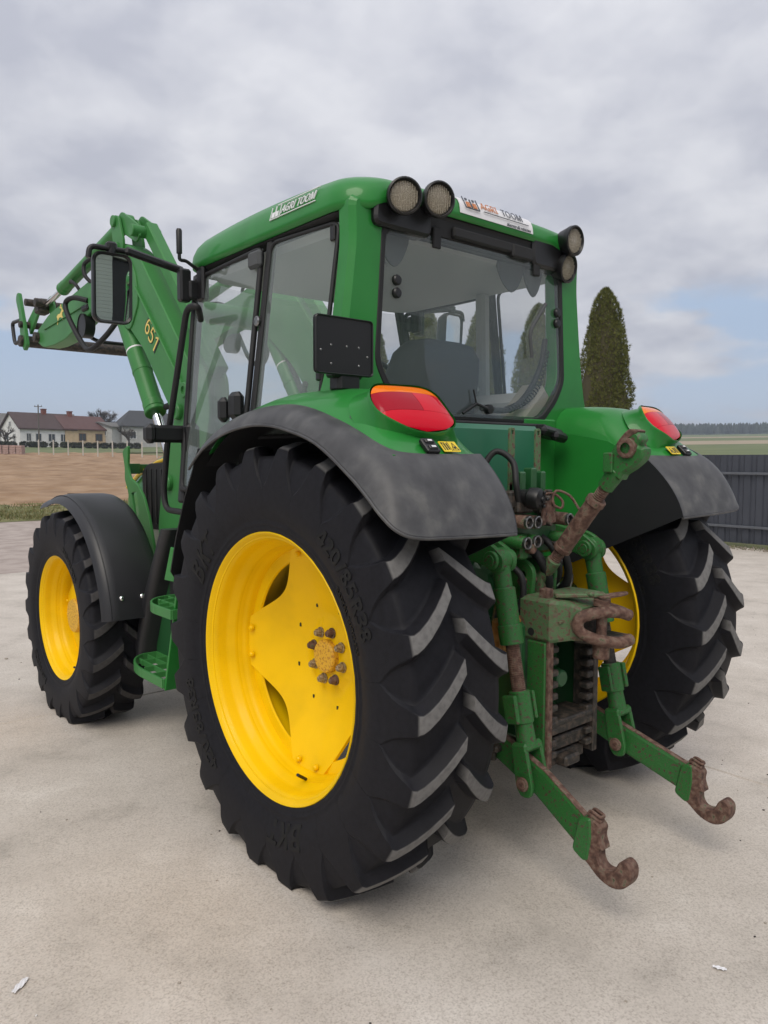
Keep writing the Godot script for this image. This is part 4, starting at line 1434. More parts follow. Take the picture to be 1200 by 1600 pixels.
	b.box(Vector3(0.54, 1.72, -0.40), Vector3(0.26, 0.36, 0.85), 0.05)
	b.box(Vector3(0.44, 1.93, -0.50), Vector3(0.09, 0.07, 0.34), 0.03)
	add(b, "side_console", M.interior, inn)
	b = MB.new()
	b.box(Vector3(0.47, 1.78, -0.02), Vector3(0.30, 0.22, 0.16), 0.04, Basis(Vector3.BACK, 0.75))
	add(b, "corner_trim", M.beige_trim, inn)
	b = MB.new()
	b.tube(smooth_path([Vector3(0.06, 1.80, 0.045), Vector3(0.24, 1.80, 0.05), Vector3(0.38, 1.88, 0.045), Vector3(0.50, 2.02, 0.03), Vector3(0.56, 2.16, 0.01)], 10), 0.014, 8)
	for i in 22:
		var tt := i / 21.0
		var p := Vector3(0.24, 1.80, 0.05).lerp(Vector3(0.55, 2.10, 0.02), tt)
		p += Vector3(0.05, -0.05, 0.0) * sin(tt * PI)
		b.lathe([Vector2(0.017, -0.004), Vector2(0.022, 0.0), Vector2(0.017, 0.004)], p, Vector3(0.7, 0.7 + tt * 0.6, 0), 10)
	add(b, "cable_loom", M.black_rubber, inn)
	b = MB.new()
	b.tube(round_path([Vector3(-0.02, 1.35, -1.0), Vector3(-0.02, 1.75, -0.92), Vector3(-0.02, 1.95, -0.78)], 0.1), 0.045, 10)
	b.box(Vector3(-0.02, 1.72, -1.02), Vector3(0.34, 0.40, 0.18), 0.05)
	add(b, "steering_column", M.interior_dark, inn)
	b = MB.new()
	var path := []
	for i in 33:
		var a := TAU * i / 32
		path.append(Vector3(-0.02 + cos(a) * 0.19, 1.96 + sin(a) * 0.10, -0.77 + sin(a) * 0.16))
	b.tube(path, 0.014, 8, false)
	for a in [0.5, 2.6, 4.7]: b.bar(Vector3(-0.02, 1.95, -0.775), Vector3(-0.02 + cos(a) * 0.18, 1.955 + sin(a) * 0.09, -0.775 + sin(a) * 0.15), 0.03, 0.012)
	add(b, "steering_wheel", M.black, inn)
	b = MB.new()
	b.bar(Vector3(0.635, 1.75, -0.46), Vector3(0.615, 2.47, -0.46), 0.07, 0.06, Vector3.RIGHT, 0.015)
	add(b, "inner_trim", M.interior, inn)
	b = MB.new()
	b.box(Vector3(0.30, 1.56, -0.98), Vector3(0.5, 0.35, 0.18), 0.05)
	add(b, "dashboard", M.interior_dark, inn)
	# ---- mirrors
	for s in [-1.0, 1.0]:
		var m := node("wing_mirror", t, Vector3.ZERO, "large black wing mirror on a long arm at the %s of the cab" % ["left", "right"][int(s > 0)])
		b = MB.new()
		b.tube(round_path([Vector3(s * 0.77, 2.46, -1.16), Vector3(s * 0.80, 2.50, -1.17), Vector3(s * 1.06, 2.545, -1.19), Vector3(s * 1.235, 2.545, -1.20), Vector3(s * 1.243, 2.49, -1.20)], 0.035), 0.013, 10)
		b.box(Vector3(s * 0.795, 2.42, -1.15), Vector3(0.06, 0.16, 0.05), 0.01)
		b.box(Vector3(s * 0.93, 2.522, -1.18), Vector3(0.30, 0.038, 0.028), 0.010, Basis(Vector3.BACK, s * 0.17))
		add(b, "mirror_arm", M.black, m)
		b = MB.new()
		b.box(Vector3(s * 0.735, 2.40, -1.135), Vector3(0.10, 0.09, 0.05), 0.01)
		b.box(Vector3(s * 0.72, 2.43, -1.10), Vector3(0.04, 0.17, 0.07), 0.01)
		add(b, "mirror_bracket", M.black, m)
		# head: rounded shell, glass turned towards the driver
		var head := Transform3D(Basis(Vector3.UP, s * 0.10) * Basis(Vector3.RIGHT, 0.06), Vector3(s * 1.135, 2.365, -1.20))
		b = MB.new()
		b.xf = head
		rings = []
		for q in [[0.022, 0.172, 0.315], [0.012, 0.182, 0.325], [-0.02, 0.180, 0.322], [-0.06, 0.16, 0.29], [-0.085, 0.11, 0.22], [-0.09, 0.03, 0.08]]:
			var ring := []
			for p in rrect(q[1], q[2], minf(q[1], q[2]) * 0.22, 6): ring.append(Vector3(-p.x, p.y, q[0]))
			rings.append(ring)
		b.loft(rings, false, true)
		var lipr := []
		var lip2 := []
		for p in rrect(0.172, 0.315, 0.04, 6): lipr.append(Vector3(-p.x, p.y, 0.022))
		for p in rrect(0.152, 0.295, 0.032, 6): lip2.append(Vector3(-p.x, p.y, 0.012))
		b.loft([lip2, lipr], false, false)
		add(b, "mirror_shell", M.black, m)
		b = MB.new()
		b.xf = head
		var cv := []
		for j in 9:
			var row := []
			for i in 9:
				var u := -0.5 + i / 8.0
				var v := -0.5 + j / 8.0
				row.append(Vector3(u * 0.156, v * 0.299, 0.014 - 0.010 * (u * u + v * v)))
			cv.append(row)
		b.grid(cv)
		add(b, "mirror_face", M.mirror_glass, m)
		b = MB.new()
		b.lathe([Vector2(0.022, -0.03), Vector2(0.022, 0.03)], Vector3(s * 1.135, 2.54, -1.20), Vector3.UP, 12)
		b.box(Vector3(s * 1.135, 2.56, -1.20), Vector3(0.05, 0.04, 0.04), 0.01)
		add(b, "mirror_clamp", M.black, m)
	# short aerial
	b = MB.new()
	b.tube(round_path([Vector3(-0.735, 2.50, -1.12), Vector3(-0.80, 2.535, -1.12), Vector3(-0.832, 2.53, -1.12), Vector3(-0.832, 2.575, -1.12)], 0.02), 0.009, 8)
	b.lathe([Vector2(0.0, 0.0), Vector2(0.014, 0.003), Vector2(0.015, 0.11), Vector2(0.011, 0.12), Vector2(0, 0.121)], Vector3(-0.832, 2.56, -1.12), Vector3.UP, 14)
	add(b, "aerial", M.black, t, "short thick black aerial by the front roof corner")
	# grab rail
	b = MB.new()
	b.tube(round_path([Vector3(-0.775, 2.24, -1.02), Vector3(-0.86, 2.275, -0.88), Vector3(-0.86, 2.285, -0.99), Vector3(-0.86, 1.69, -1.22), Vector3(-0.86, 1.40, -1.285), Vector3(-0.86, 1.31, -1.26), Vector3(-0.82, 1.30, -1.03)], 0.06), 0.0155, 12)
	add(b, "grab_rail", M.black_rubber, t, "black tubular grab rail in front of the left door")
	b = MB.new()
	b.box(Vector3(-0.90, 1.69, -1.15), Vector3(0.22, 0.085, 0.05), 0.015)
	b.box(Vector3(-0.985, 1.69, -1.15), Vector3(0.055, 0.095, 0.075), 0.02)
	b.box(Vector3(-0.79, 1.66, -1.12), Vector3(0.07, 0.17, 0.10), 0.02)
	add(b, "rail_bracket", M.black, t)
	# board on the left fender
	var pb := node("marker_board", t, Vector3.ZERO, "square black plate on a short post above the left fender")
	b = MB.new()
	b.plate(rrect(0.262, 0.205, 0.016, 5), Vector3(-0.843, 1.972, 0.20), Vector3.RIGHT, Vector3.UP, 0.012, 0.002)
	var rim2 := rrect(0.262, 0.205, 0.016, 5)
	b.plate(rim2, Vector3(-0.843, 1.972, 0.204), Vector3.RIGHT, Vector3.UP, 0.016, 0.003, [rrect(0.250, 0.193, 0.012, 5)])
	add(b, "plate", M.black, pb)
	b = MB.new()
	b.box(Vector3(-0.815, 1.845, 0.17), Vector3(0.105, 0.07, 0.07), 0.014)
	b.box(Vector3(-0.825, 1.875, 0.18), Vector3(0.14, 0.03, 0.05), 0.008)
	add(b, "post", M.black, pb)
	for q in [[-0.06, 0.0], [0.065, 0.0], [-0.105, -0.02], [0.105, -0.03], [-0.06, -0.065], [0.065, -0.065], [0.01, 0.0]]:
		b = MB.new()
		b.lathe([Vector2(0.0045, 0), Vector2(0.003, 0.002), Vector2(0, 0.0022)], Vector3(-0.843 + q[0], 1.972 + q[1], 0.2062), Vector3.BACK, 8)
		add(b, "screw", M.steel, pb)

# ---------------------------------------------------------------- fenders and lights
func curve_at(c: Array, z: float) -> float:
	# smooth table lookup of [z, y]
	for i in c.size() - 1:
		if z <= c[i + 1][0] or i == c.size() - 2:
			var t := clampf(inverse_lerp(c[i][0], c[i + 1][0], z), 0.0, 1.0)
			return cubic_interpolate(c[i][1], c[i + 1][1], c[maxi(i - 1, 0)][1], c[mini(i + 2, c.size() - 1)][1], t)
	return c[-1][1]

func fender(t: Node3D, s: float):
	var nm: String = ["left", "right"][int(s > 0)]
	var mir := Transform3D(Basis(Vector3(-s, 0, 0), Vector3(0, 1, 0), Vector3(0, 0, 1)), Vector3.ZERO)   # built on the left, mirrored for the right
	var T := [[-0.62, 1.57], [-0.45, 1.715], [-0.3, 1.785], [-0.12, 1.822], [0.08, 1.828], [0.22, 1.825], [0.34, 1.812], [0.42, 1.775], [0.49, 1.718], [0.55, 1.662], [0.60, 1.612], [0.635, 1.580]]
	var Rg := [[-0.62, 1.555], [-0.45, 1.665], [-0.3, 1.727], [-0.15, 1.757], [0.0, 1.762], [0.1, 1.758], [0.22, 1.737], [0.37, 1.690], [0.47, 1.652], [0.56, 1.612], [0.635, 1.582]]
	var In := [[-0.62, 1.45], [-0.45, 1.56], [-0.3, 1.63], [-0.1, 1.672], [0.06, 1.688], [0.18, 1.690], [0.31, 1.673], [0.42, 1.651], [0.52, 1.622], [0.58, 1.597], [0.635, 1.582]]
	# green top
	var b := MB.new()
	b.xf = mir
	var g := []
	for j in 43:
		var row := []
		for q in [[-0.985, 0.0], [-0.972, 0.16], [-0.945, 0.42], [-0.91, 0.68], [-0.87, 0.87], [-0.82, 0.97], [-0.76, 1.0], [-0.69, 1.0], [-0.63, 1.95], [-0.585, 1.78], [-0.555, 1.50], [-0.538, 1.20], [-0.532, 1.0]]:
			var z := lerpf(-0.62, 0.635, j / 42.0)
			var y := lerpf(curve_at(Rg, z), curve_at(T, z), q[1]) if q[0] < -0.66 else lerpf(curve_at(In, z), curve_at(T, z), q[1] - 1.0)
			row.append(Vector3(q[0], y, z * (1.0 - 0.095 * smoothstep(-0.72, -0.53, q[0]) * smoothstep(0.0, 0.6, z))))
		g.append(row)
	g.reverse()
	b.grid(g, 0.004)
	var f := add(b, "rear_fender", M.green, t, "green %s rear fender over the big wheel" % nm)
	# black plastic extension
	var B := [[-0.985, 1.60, -0.56], [-0.985, 1.665, -0.45], [-0.985, 1.727, -0.30], [-0.985, 1.757, -0.14], [-0.985, 1.762, 0.0], [-0.985, 1.758, 0.1], [-0.985, 1.736, 0.22], [-0.985, 1.690, 0.37], [-0.985, 1.652, 0.47], [-0.980, 1.612, 0.56], [-0.955, 1.590, 0.612], [-0.88, 1.582, 0.634], [-0.74, 1.581, 0.632], [-0.62, 1.582, 0.600], [-0.532, 1.583, 0.576]]
	var E := [[-1.05, 1.525, -0.61], [-1.085, 1.60, -0.43], [-1.09, 1.66, -0.25], [-1.09, 1.687, -0.08], [-1.09, 1.688, 0.06], [-1.09, 1.668, 0.2], [-1.09, 1.62, 0.371], [-1.09, 1.53, 0.53], [-1.09, 1.46, 0.63], [-1.088, 1.405, 0.695], [-1.07, 1.360, 0.750], [-1.01, 1.338, 0.778], [-0.85, 1.330, 0.780], [-0.69, 1.325, 0.775], [-0.552, 1.320, 0.762]]
	var Bs := smooth_path(B.map(func(q): return Vector3(q[0], q[1], q[2])), 4)
	var Es := smooth_path(E.map(func(q): return Vector3(q[0], q[1], q[2])), 4)
	g = []
	for j in 10:
		var v := j / 9.0
		var row := []
		for i in Bs.size():
			var p: Vector3 = Bs[i]
			var e: Vector3 = Es[i]
			var side := smoothstep(0.0, 0.3, clampf(1.0 - (i / float(Bs.size() - 1) - 0.60) / 0.40, 0.0, 1.0))
			var ctrl := Vector3(lerpf(p.x, e.x, 0.78), lerpf(e.y, p.y, 0.80), lerpf(p.z, e.z, 0.55))
			var ctr2 := Vector3(lerpf(p.x, e.x, 0.5), lerpf(e.y, p.y, 0.50), lerpf(p.z, e.z, 0.70) + 0.03)
			ctrl = ctr2.lerp(ctrl, side)
			row.append(p.lerp(ctrl, v).lerp(ctrl.lerp(e, v), v) + Vector3(0, 0.006, 0.003))
		g.append(row)
	b = MB.new()
	b.xf = mir
	for r in g: r.reverse()
	b.grid(g, 0.007)
	var lip: Array = Es.duplicate()
	b.tube(lip, 0.006, 6)
	add(b, "fender_extension", M.fender_plastic, f, "scuffed dark grey plastic fender extension")
	# dark inner mudguard in front of and above the tyre
	b = MB.new()
	b.xf = mir
	var edge := []
	for r in g: edge.append(r[0])
	g = []
	var arch := [[1.61, -0.53], [1.52, -0.585], [1.40, -0.665], [1.22, -0.755], [1.06, -0.815], [0.99, -0.825]]
	for q in arch:
		var row := []
		for x in [-1.045, -1.0, -0.92, -0.82, -0.72, -0.615]: row.append(Vector3(x + (0.05 if x < -1.03 and q[0] < 1.05 else 0.0), q[0], q[1] - (0.012 if x > -1.02 else 0.0)))
		g.append(row)
	g.reverse()
	b.grid(g, 0.006)
	var arch2 := []
	for j in 25:
		var z := lerpf(-0.60, 0.60, j / 24.0)
		var y := minf(curve_at(Rg, z) - 0.03, 1.72)
		arch2.append([Vector3(-0.985, y, z), Vector3(-0.85, y, z), Vector3(-0.60, minf(y, curve_at(In, z) - 0.012), z)])
	arch2.reverse()
	b.grid(arch2, 0.004)
	add(b, "inner_mudguard", M.black_matt, f)
	# inner side wall
	b = MB.new()
	b.xf = mir
	b.plate([Vector2(-0.60, 1.05), Vector2(0.16, 1.05), Vector2(0.20, 1.131), Vector2(0.371, 1.415), Vector2(0.49, 1.575), Vector2(0.53, 1.580), Vector2(0.40, 1.655), Vector2(0.29, 1.676), Vector2(0.17, 1.692), Vector2(0.06, 1.690), Vector2(-0.1, 1.675), Vector2(-0.30, 1.63), Vector2(-0.60, 1.46)], Vector3(-0.537, 0, 0), Vector3.BACK, Vector3.UP, 0.010, 0.002)
	add(b, "fender_side", M.green, f)
	# black splash guard from the inner wall to the rear edge of the extension
	b = MB.new()
	b.xf = mir
	var low := [Vector3(-0.548, 1.576, 0.490), Vector3(-0.548, 1.50, 0.432), Vector3(-0.548, 1.415, 0.369), Vector3(-0.548, 1.33, 0.318), Vector3(-0.548, 1.25, 0.270), Vector3(-0.548, 1.18, 0.228), Vector3(-0.55, 1.13, 0.198), Vector3(-0.552, 1.10, 0.18), Vector3(-0.555, 1.08, 0.18), Vector3(-0.56, 1.07, 0.20)]
	g = []
	for k in edge.size():
		var row := []
		for i in 7: row.append((low[k] as Vector3).lerp(edge[k], i / 6.0))
		g.append(row)
	g.reverse()
	b.grid(g, 0.005)
	add(b, "splash_guard", M.fender_new, f)
	# seam screws
	for q in [[-0.966, 1.69, 0.40], [-0.958, 1.688, 0.425]]:
		b = MB.new()
		b.xf = mir
		b.lathe([Vector2(0.016 if q[2] < 0.41 else 0.007, 0), Vector2(0.014 if q[2] < 0.41 else 0.005, 0.005), Vector2(0, 0.006)], Vector3(q[0] + 0.012, q[1] + 0.022, q[2]), Vector3(-0.8, 0.6, 0.15), 16)
		add(b, "fixing_screw", M.interior_dark, f)
	# switch block and warning sticker on the rear slope
	var up := Vector3(0, 0.70, -0.71).normalized()
	var n := Vector3.RIGHT.cross(up)
	var c := Vector3(-0.815, 1.606, 0.612) + n * 0.008
	b = MB.new()
	b.xf = mir
	b.plate(rrect(0.058, 0.062, 0.008), c, Vector3.RIGHT, up, 0.016, 0.003)
	for q in [-0.014, 0.014]: b.box(c + up * q + n * 0.009, Vector3(0.036, 0.018, 0.008), 0.003, Basis(Vector3.RIGHT, up, n))
	var sw := add(b, "switch_block", M.black, f)
	b = MB.new()
	b.xf = mir
	for q in [-0.014, 0.014]: b.box(c + up * q + n * 0.0135, Vector3(0.018, 0.007, 0.002), 0.0, Basis(Vector3.RIGHT, up, n))
	add(b, "switch_marks", M.sticker_white, f)
	c = Vector3(-0.722, 1.606, 0.610) + n * 0.007
	b = MB.new()
	b.xf = mir
	b.plate(rrect(0.078, 0.048, 0.003), c, Vector3.RIGHT, up, 0.002, 0.0)
	add(b, "warning_sticker", M.sticker_yellow, f, "yellow warning sticker with black pictograms")
	b = MB.new()
	b.xf = mir
	var bs := Basis(Vector3.RIGHT, up, n)
	var e2 := n * 0.0014
	b.box(c + e2, Vector3(0.0015, 0.044, 0.001), 0.0, bs)
	b.plate([Vector2(0.004, -0.018), Vector2(0.036, -0.018), Vector2(0.020, 0.019)], c + e2, Vector3.RIGHT, up, 0.001, 0.0, [[Vector2(0.008, -0.0155), Vector2(0.032, -0.0155), Vector2(0.020, 0.013)]])
	b.box(c + e2 + Vector3(0.020, 0, 0) - up * 0.006, Vector3(0.010, 0.010, 0.001), 0.0, bs)
	for q in [[-0.030, 0.0, 0.004, 0.036], [-0.019, -0.006, 0.006, 0.022], [-0.019, 0.009, 0.007, 0.007], [-0.008, 0.0, 0.006, 0.030], [-0.024, 0.016, 0.02, 0.003]]:
		b.box(c + e2 + Vector3(q[0], 0, 0) + up * q[1], Vector3(q[2], q[3], 0.001), 0.0, bs)
	add(b, "warning_pictogram", M.ink_black, f)
	# ---- tail light
	var tl := node("tail_light", t, Vector3.ZERO, "%s red and amber tail light on the fender" % nm)
	var lc := Vector3(-0.790, 1.726, 0.492)
	var ln := Vector3(-0.12, 0.70, 0.70).normalized()
	var lx := Vector3(1, 0, 0.02).normalized()
	lx = (lx - ln * lx.dot(ln)).normalized()
	var ly := ln.cross(lx)
	var shape := func(u: float, v: float) -> Vector3:
		# outline: broad rounded drop, pointed towards the outside
		var w := 0.140
		var h := 0.112 * (1.0 + 0.04 * u)
		var q := lc + lx * (u * w) + ly * (v * h - 0.020 * u) + ln * (0.010 + 0.040 * sqrt(maxf(0.0, 1.0 - 0.93 * (u * u * u * u * 0.5 + u * u * 0.5) - 0.0)) * sqrt(maxf(0.0, 1.0 - 0.96 * v * v)))
		return q
	var lens := func(v0: float, v1: float, u0: float, u1: float, nu: int, nv: int) -> MB:
		var m := MB.new()
		m.xf = mir
		var gg := []
		for j in nv + 1:
			var v := lerpf(v0, v1, float(j) / nv)
			var row := []
			for i in nu + 1:
				var u := lerpf(u0, u1, float(i) / nu)
				var lim := pow(maxf(0.0, 1.0 - pow(absf(v), 2.6)), 0.42)
				row.append(shape.call(u * lim, v))
			gg.append(row)
		m.grid(gg, 0.004)
		return m
	add(lens.call(-1.0, -0.36, -1.0, 1.0, 24, 8), "lower_lens", M.red_lens, tl)
	add(lens.call(-0.35, 0.44, -1.0, 0.10, 18, 8), "reflector_lens", M.red_lens_dark, tl)
	add(lens.call(-0.35, 0.44, 0.11, 1.0, 12, 8), "brake_lens", M.red_lens, tl)
	add(lens.call(0.45, 1.0, -1.0, 1.0, 24, 10), "amber_lens", M.amber_lens, tl)
	b = MB.new()
	b.xf = mir
	var base := []
	for k in 4:
		var ring := []
		for i in 40:
			var a := TAU * i / 40
			var v := sin(a)
			var lim := pow(maxf(0.0, 1.0 - pow(absf(v), 2.6)), 0.42)
			var p: Vector3 = shape.call(signf(cos(a)) * lim * (1.0 if absf(cos(a)) > 0.02 else 0.0), v)
			p = shape.call(cos(a) * pow(maxf(1e-4, 1.0 - pow(absf(v), 2.6)), 0.42) / maxf(absf(cos(a)), 1e-3) if absf(cos(a)) > 1e-3 else 0.0, v)
			var off: float = [0.006, 0.010, 0.006, 0.0][k]
			var dn: float = [0.004, -0.004, -0.020, -0.075][k]
			ring.append(p + (p - lc - ln * (p - lc).dot(ln)).normalized() * (off + (0.05 if k == 3 else 0.0)) + ln * dn)
		base.append(ring)
	b.loft(base, false, false)
	add(b, "lamp_body", M.green, tl)
	b = MB.new()
	b.xf = mir
	b.lathe([Vector2(0.007, 0), Vector2(0.006, 0.004), Vector2(0, 0.004)], lc + lx * 0.01 - ly * 0.055 + ln * 0.030, ln, 10)
	add(b, "lens_screw", M.black, tl)

# ---------------------------------------------------------------- rear of the chassis and hitch
func rear_end(t: Node3D):
	var b := MB.new()
	# axle housings and gearbox
	b.cyl(Vector3(-0.72, 0.793, 0), Vector3(0.72, 0.793, 0), 0.14, -1, 28, 0.01)
	b.box(Vector3(0, 0.86, 0.0), Vector3(0.46, 0.62, 0.62), 0.05)
	b.box(Vector3(0, 0.80, -0.75), Vector3(0.42, 0.50, 1.0), 0.05)
	for s in [-1.0, 1.0]:
		b.cyl(Vector3(s * 0.56, 0.793, 0), Vector3(s * 0.74, 0.793, 0), 0.20, 0.17, 28, 0.015)
		b.cyl(Vector3(s * 0.27, 0.793, 0), Vector3(s * 0.56, 0.793, 0), 0.19, 0.15, 28)
	b.box(Vector3(0, 1.17, 0.12), Vector3(0.40, 0.22, 0.42), 0.04)
	add(b, "rear_axle_housing", M.green_dark, t, "dark green gearbox and rear axle housing")
	b = MB.new()
	b.box(Vector3(0, 1.51, 0.135), Vector3(0.60, 0.42, 0.13), 0.022)
	add(b, "rear_cover", M.green_teal, t, "smooth blue green cover panel under the rear window")
	for s in [-1.0, 1.0]:
		b = MB.new()
		b.box(Vector3(s * 0.42, 1.42, 0.075), Vector3(0.26, 0.70, 0.05), 0.015)
		add(b, "rear_wall", M.green, t)
		b = MB.new()
		b.box(Vector3(s * 0.40, 1.695, 0.155), Vector3(0.17, 0.05, 0.10), 0.02, Basis(Vector3.BACK, -s * 0.16))
		b.box(Vector3(s * 0.43, 1.675, 0.20), Vector3(0.10, 0.045, 0.05), 0.015, Basis(Vector3.BACK, -s * 0.16))
		add(b, "window_latch", M.black, t)
	b = MB.new()
	b.box(Vector3(0, 1.725, 0.11), Vector3(0.86, 0.022, 0.05), 0.008)
	add(b, "window_sill", M.black_rubber, t)
	for q in [[0.27, 1.70], [0.285, 1.45]]:
		b = MB.new()
		b.lathe([Vector2(0.009, 0), Vector2(0.007, 0.005), Vector2(0, 0.006)], Vector3(q[0], q[1], 0.199), Vector3.BACK, 10)
		add(b, "cover_screw", M.black, t)
	# bracket with two uprights
	var br := node("upright_bracket", t, Vector3.ZERO, "pale worn green bracket with two uprights behind the cover")
	for x in [-0.085, 0.085]:
		b = MB.new()
		b.plate(round2([Vector2(-0.017, -0.14), Vector2(0.017, -0.14), Vector2(0.017, 0.17), Vector2(-0.017, 0.17)], 0.012), Vector3(x, 1.53, 0.345), Vector3.RIGHT, Vector3.UP, 0.012, 0.002, [[Vector2(-0.007, 0.142), Vector2(0.007, 0.142), Vector2(0.007, 0.158), Vector2(-0.007, 0.158)]])
		add(b, "upright", M.green_worn, br)
	b = MB.new()
	b.box(Vector3(0.0, 1.425, 0.345), Vector3(0.205, 0.09, 0.012), 0.003)
	b.box(Vector3(0.0, 1.375, 0.30), Vector3(0.19, 0.012, 0.10), 0.003)
	add(b, "cross_plate", M.green_worn, br)
	# remote valve block with couplers
	var vb := node("remote_valves", t, Vector3.ZERO, "hydraulic remote valve block with steel couplers")
	b = MB.new()
	b.box(Vector3(-0.03, 1.28, 0.37), Vector3(0.30, 0.20, 0.12), 0.012)
	b.box(Vector3(-0.03, 1.30, 0.30), Vector3(0.34, 0.13, 0.10), 0.012)
	b.box(Vector3(-0.10, 1.44, 0.40), Vector3(0.035, 0.16, 0.05), 0.006)
	b.box(Vector3(-0.03, 1.45, 0.40), Vector3(0.035, 0.17, 0.05), 0.006)
	b.box(Vector3(0.045, 1.45, 0.39), Vector3(0.03, 0.14, 0.05), 0.006)
	add(b, "valve_block", M.green_dark, vb)
	b = MB.new()
	b.box(Vector3(-0.17, 1.41, 0.42), Vector3(0.08, 0.07, 0.06), 0.008)
	b.box(Vector3(-0.13, 1.38, 0.44), Vector3(0.10, 0.05, 0.05), 0.008)
	b.box(Vector3(0.04, 1.42, 0.44), Vector3(0.03, 0.05, 0.03), 0.006)
	add(b, "solenoid", M.grime, vb)
	for k in 14:
		b = MB.new()
		var p := Vector3(rng.randf_range(-0.20, 0.10), rng.randf_range(1.16, 1.42), rng.randf_range(0.40, 0.46))
		b.cyl(p, p + Vector3(rng.randf_range(-0.02, 0.02), 0, 0.04), rng.randf_range(0.008, 0.016), -1, 6, 0.002)
		add(b, "hose_fitting", M.grime, vb)
	for q in [[-0.165, 1.325, 0], [-0.110, 1.323, 0], [-0.172, 1.243, 1], [-0.112, 1.246, 1], [0.100, 1.325, 0], [0.085, 1.245, 1]]:
		b = MB.new()
		var p := Vector3(q[0], q[1], 0.40)
		b.lathe([Vector2(0.027, 0.0), Vector2(0.027, 0.09), Vector2(0.022, 0.10)], p, Vector3(0.03, -0.03, 1), 20)
		var cp := add(b, "coupler", M.green_chipped if q[2] else M.rust, vb)
		b = MB.new()
		b.lathe([Vector2(0.0245, 0.095), Vector2(0.0255, 0.108), Vector2(0.022, 0.110), Vector2(0.018, 0.108), Vector2(0.017, 0.09)], p, Vector3(0.03, -0.03, 1), 24)
		add(b, "coupler_ring", M.steel, vb)
		b = MB.new()
		b.lathe([Vector2(0.0175, 0.088), Vector2(0.012, 0.090), Vector2(0.006, 0.100), Vector2(0, 0.101)], p, Vector3(0.03, -0.03, 1), 16)
		add(b, "coupler_valve", M.grime, vb)
	# seven-pin socket
	b = MB.new()
	b.lathe([Vector2(0.030, -0.06), Vector2(0.034, -0.02), Vector2(0.043, -0.01), Vector2(0.045, 0.02), Vector2(0.041, 0.034), Vector2(0.030, 0.042), Vector2(0.014, 0.043), Vector2(0.013, 0.050), Vector2(0, 0.050)], Vector3(-0.125, 1.415, 0.49), Vector3(0.25, -0.08, 1), 28, 35.0)
	for k in 5:
		var a := TAU * k / 5
		b.box(Vector3(-0.113 + cos(a) * 0.028, 1.412 + sin(a) * 0.028, 0.530), Vector3(0.012, 0.012, 0.014), 0.003)
	add(b, "trailer_socket", M.black, t, "round black trailer socket above the couplers")
	b = MB.new()
	b.tube(smooth_path([Vector3(-0.16, 1.39, 0.45), Vector3(-0.19, 1.47, 0.46), Vector3(-0.165, 1.56, 0.42), Vector3(-0.20, 1.60, 0.36), Vector3(-0.245, 1.52, 0.33), Vector3(-0.26, 1.38, 0.33)], 8), 0.013, 8)
	add(b, "socket_cable", M.black_rubber, t)
	for q in [[-0.06, 1.16, 0.05, 0.02], [0.02, 1.20, 0.10, 0.016], [0.10, 1.17, 0.14, 0.018], [-0.18, 1.10, -0.20, 0.014]]:
		b = MB.new()
		b.tube(smooth_path([Vector3(q[0], q[1] + 0.06, 0.40), Vector3(q[0] + 0.02, q[1], 0.47), Vector3((q[0] + q[2]) * 0.5 + 0.03, q[1] - 0.12, 0.46), Vector3(q[2], q[1] - 0.24, 0.34), Vector3(q[2], q[1] - 0.35, 0.24)], 6), q[3], 8)
		add(b, "hydraulic_hose", M.black_rubber, t)
	for s in [-1.0, 1.0]:
		b = MB.new()
		b.tube(smooth_path([Vector3(s * 0.20, 1.16, 0.36), Vector3(s * 0.24, 1.06, 0.42), Vector3(s * 0.22, 0.93, 0.38), Vector3(s * 0.20, 0.80, 0.34)], 6), 0.010, 8)
		add(b, "steel_pipe", M.steel, t)
	# ---- lift arms and rods
	b = MB.new()
	b.cyl(Vector3(-0.36, 1.215, 0.20), Vector3(0.36, 1.215, 0.20), 0.05, -1, 20, 0.006)
	add(b, "rock_shaft", M.green_dark, t)
	for s in [-1.0, 1.0]:
		var nm: String = ["left", "right"][int(s > 0)]
		var la := node("lift_arm", t, Vector3.ZERO, "%s curved green lift arm of the hitch" % nm)
		b = MB.new()
		for dx in [-0.030, 0.030]:
			b.plate(round2([Vector2(0.13, 1.27), Vector2(0.22, 1.295), Vector2(0.36, 1.275), Vector2(0.47, 1.245), Vector2(0.53, 1.20), Vector2(0.525, 1.15), Vector2(0.48, 1.13), Vector2(0.43, 1.16), Vector2(0.30, 1.18), Vector2(0.13, 1.15)], 0.05, 4), Vector3(s * 0.300 + dx, 0, 0), Vector3.BACK, Vector3.UP, 0.022, 0.004)
		b.box(Vector3(s * 0.30, 1.225, 0.25), Vector3(0.07, 0.09, 0.20), 0.01)
		add(b, "arm", M.green_chipped, la)
		b = MB.new()
		b.cyl(Vector3(s * 0.30 - 0.062, 1.186, 0.477), Vector3(s * 0.30 + 0.062, 1.186, 0.477), 0.022, -1, 16, 0.003)
		for dx in [-0.052, 0.052]: b.cyl(Vector3(s * 0.30 + dx - 0.008, 1.186, 0.477), Vector3(s * 0.30 + dx + 0.008, 1.186, 0.477), 0.036, -1, 18, 0.003)
		add(b, "pin", M.green_chipped, la)
		var lr := node("lift_rod", t, Vector3.ZERO, "%s adjustable lift rod hanging from the lift arm" % nm)
		var A := Vector3(s * 0.302, 1.186, 0.477)
		var Z := Vector3(s * 0.306, 0.372, 0.652)
		var at2 := func(q: float) -> Vector3: return A.lerp(Z, q)
		b = MB.new()
		b.cyl(A + Vector3(-0.024, 0, 0), A + Vector3(0.024, 0, 0), 0.046, -1, 20, 0.004)
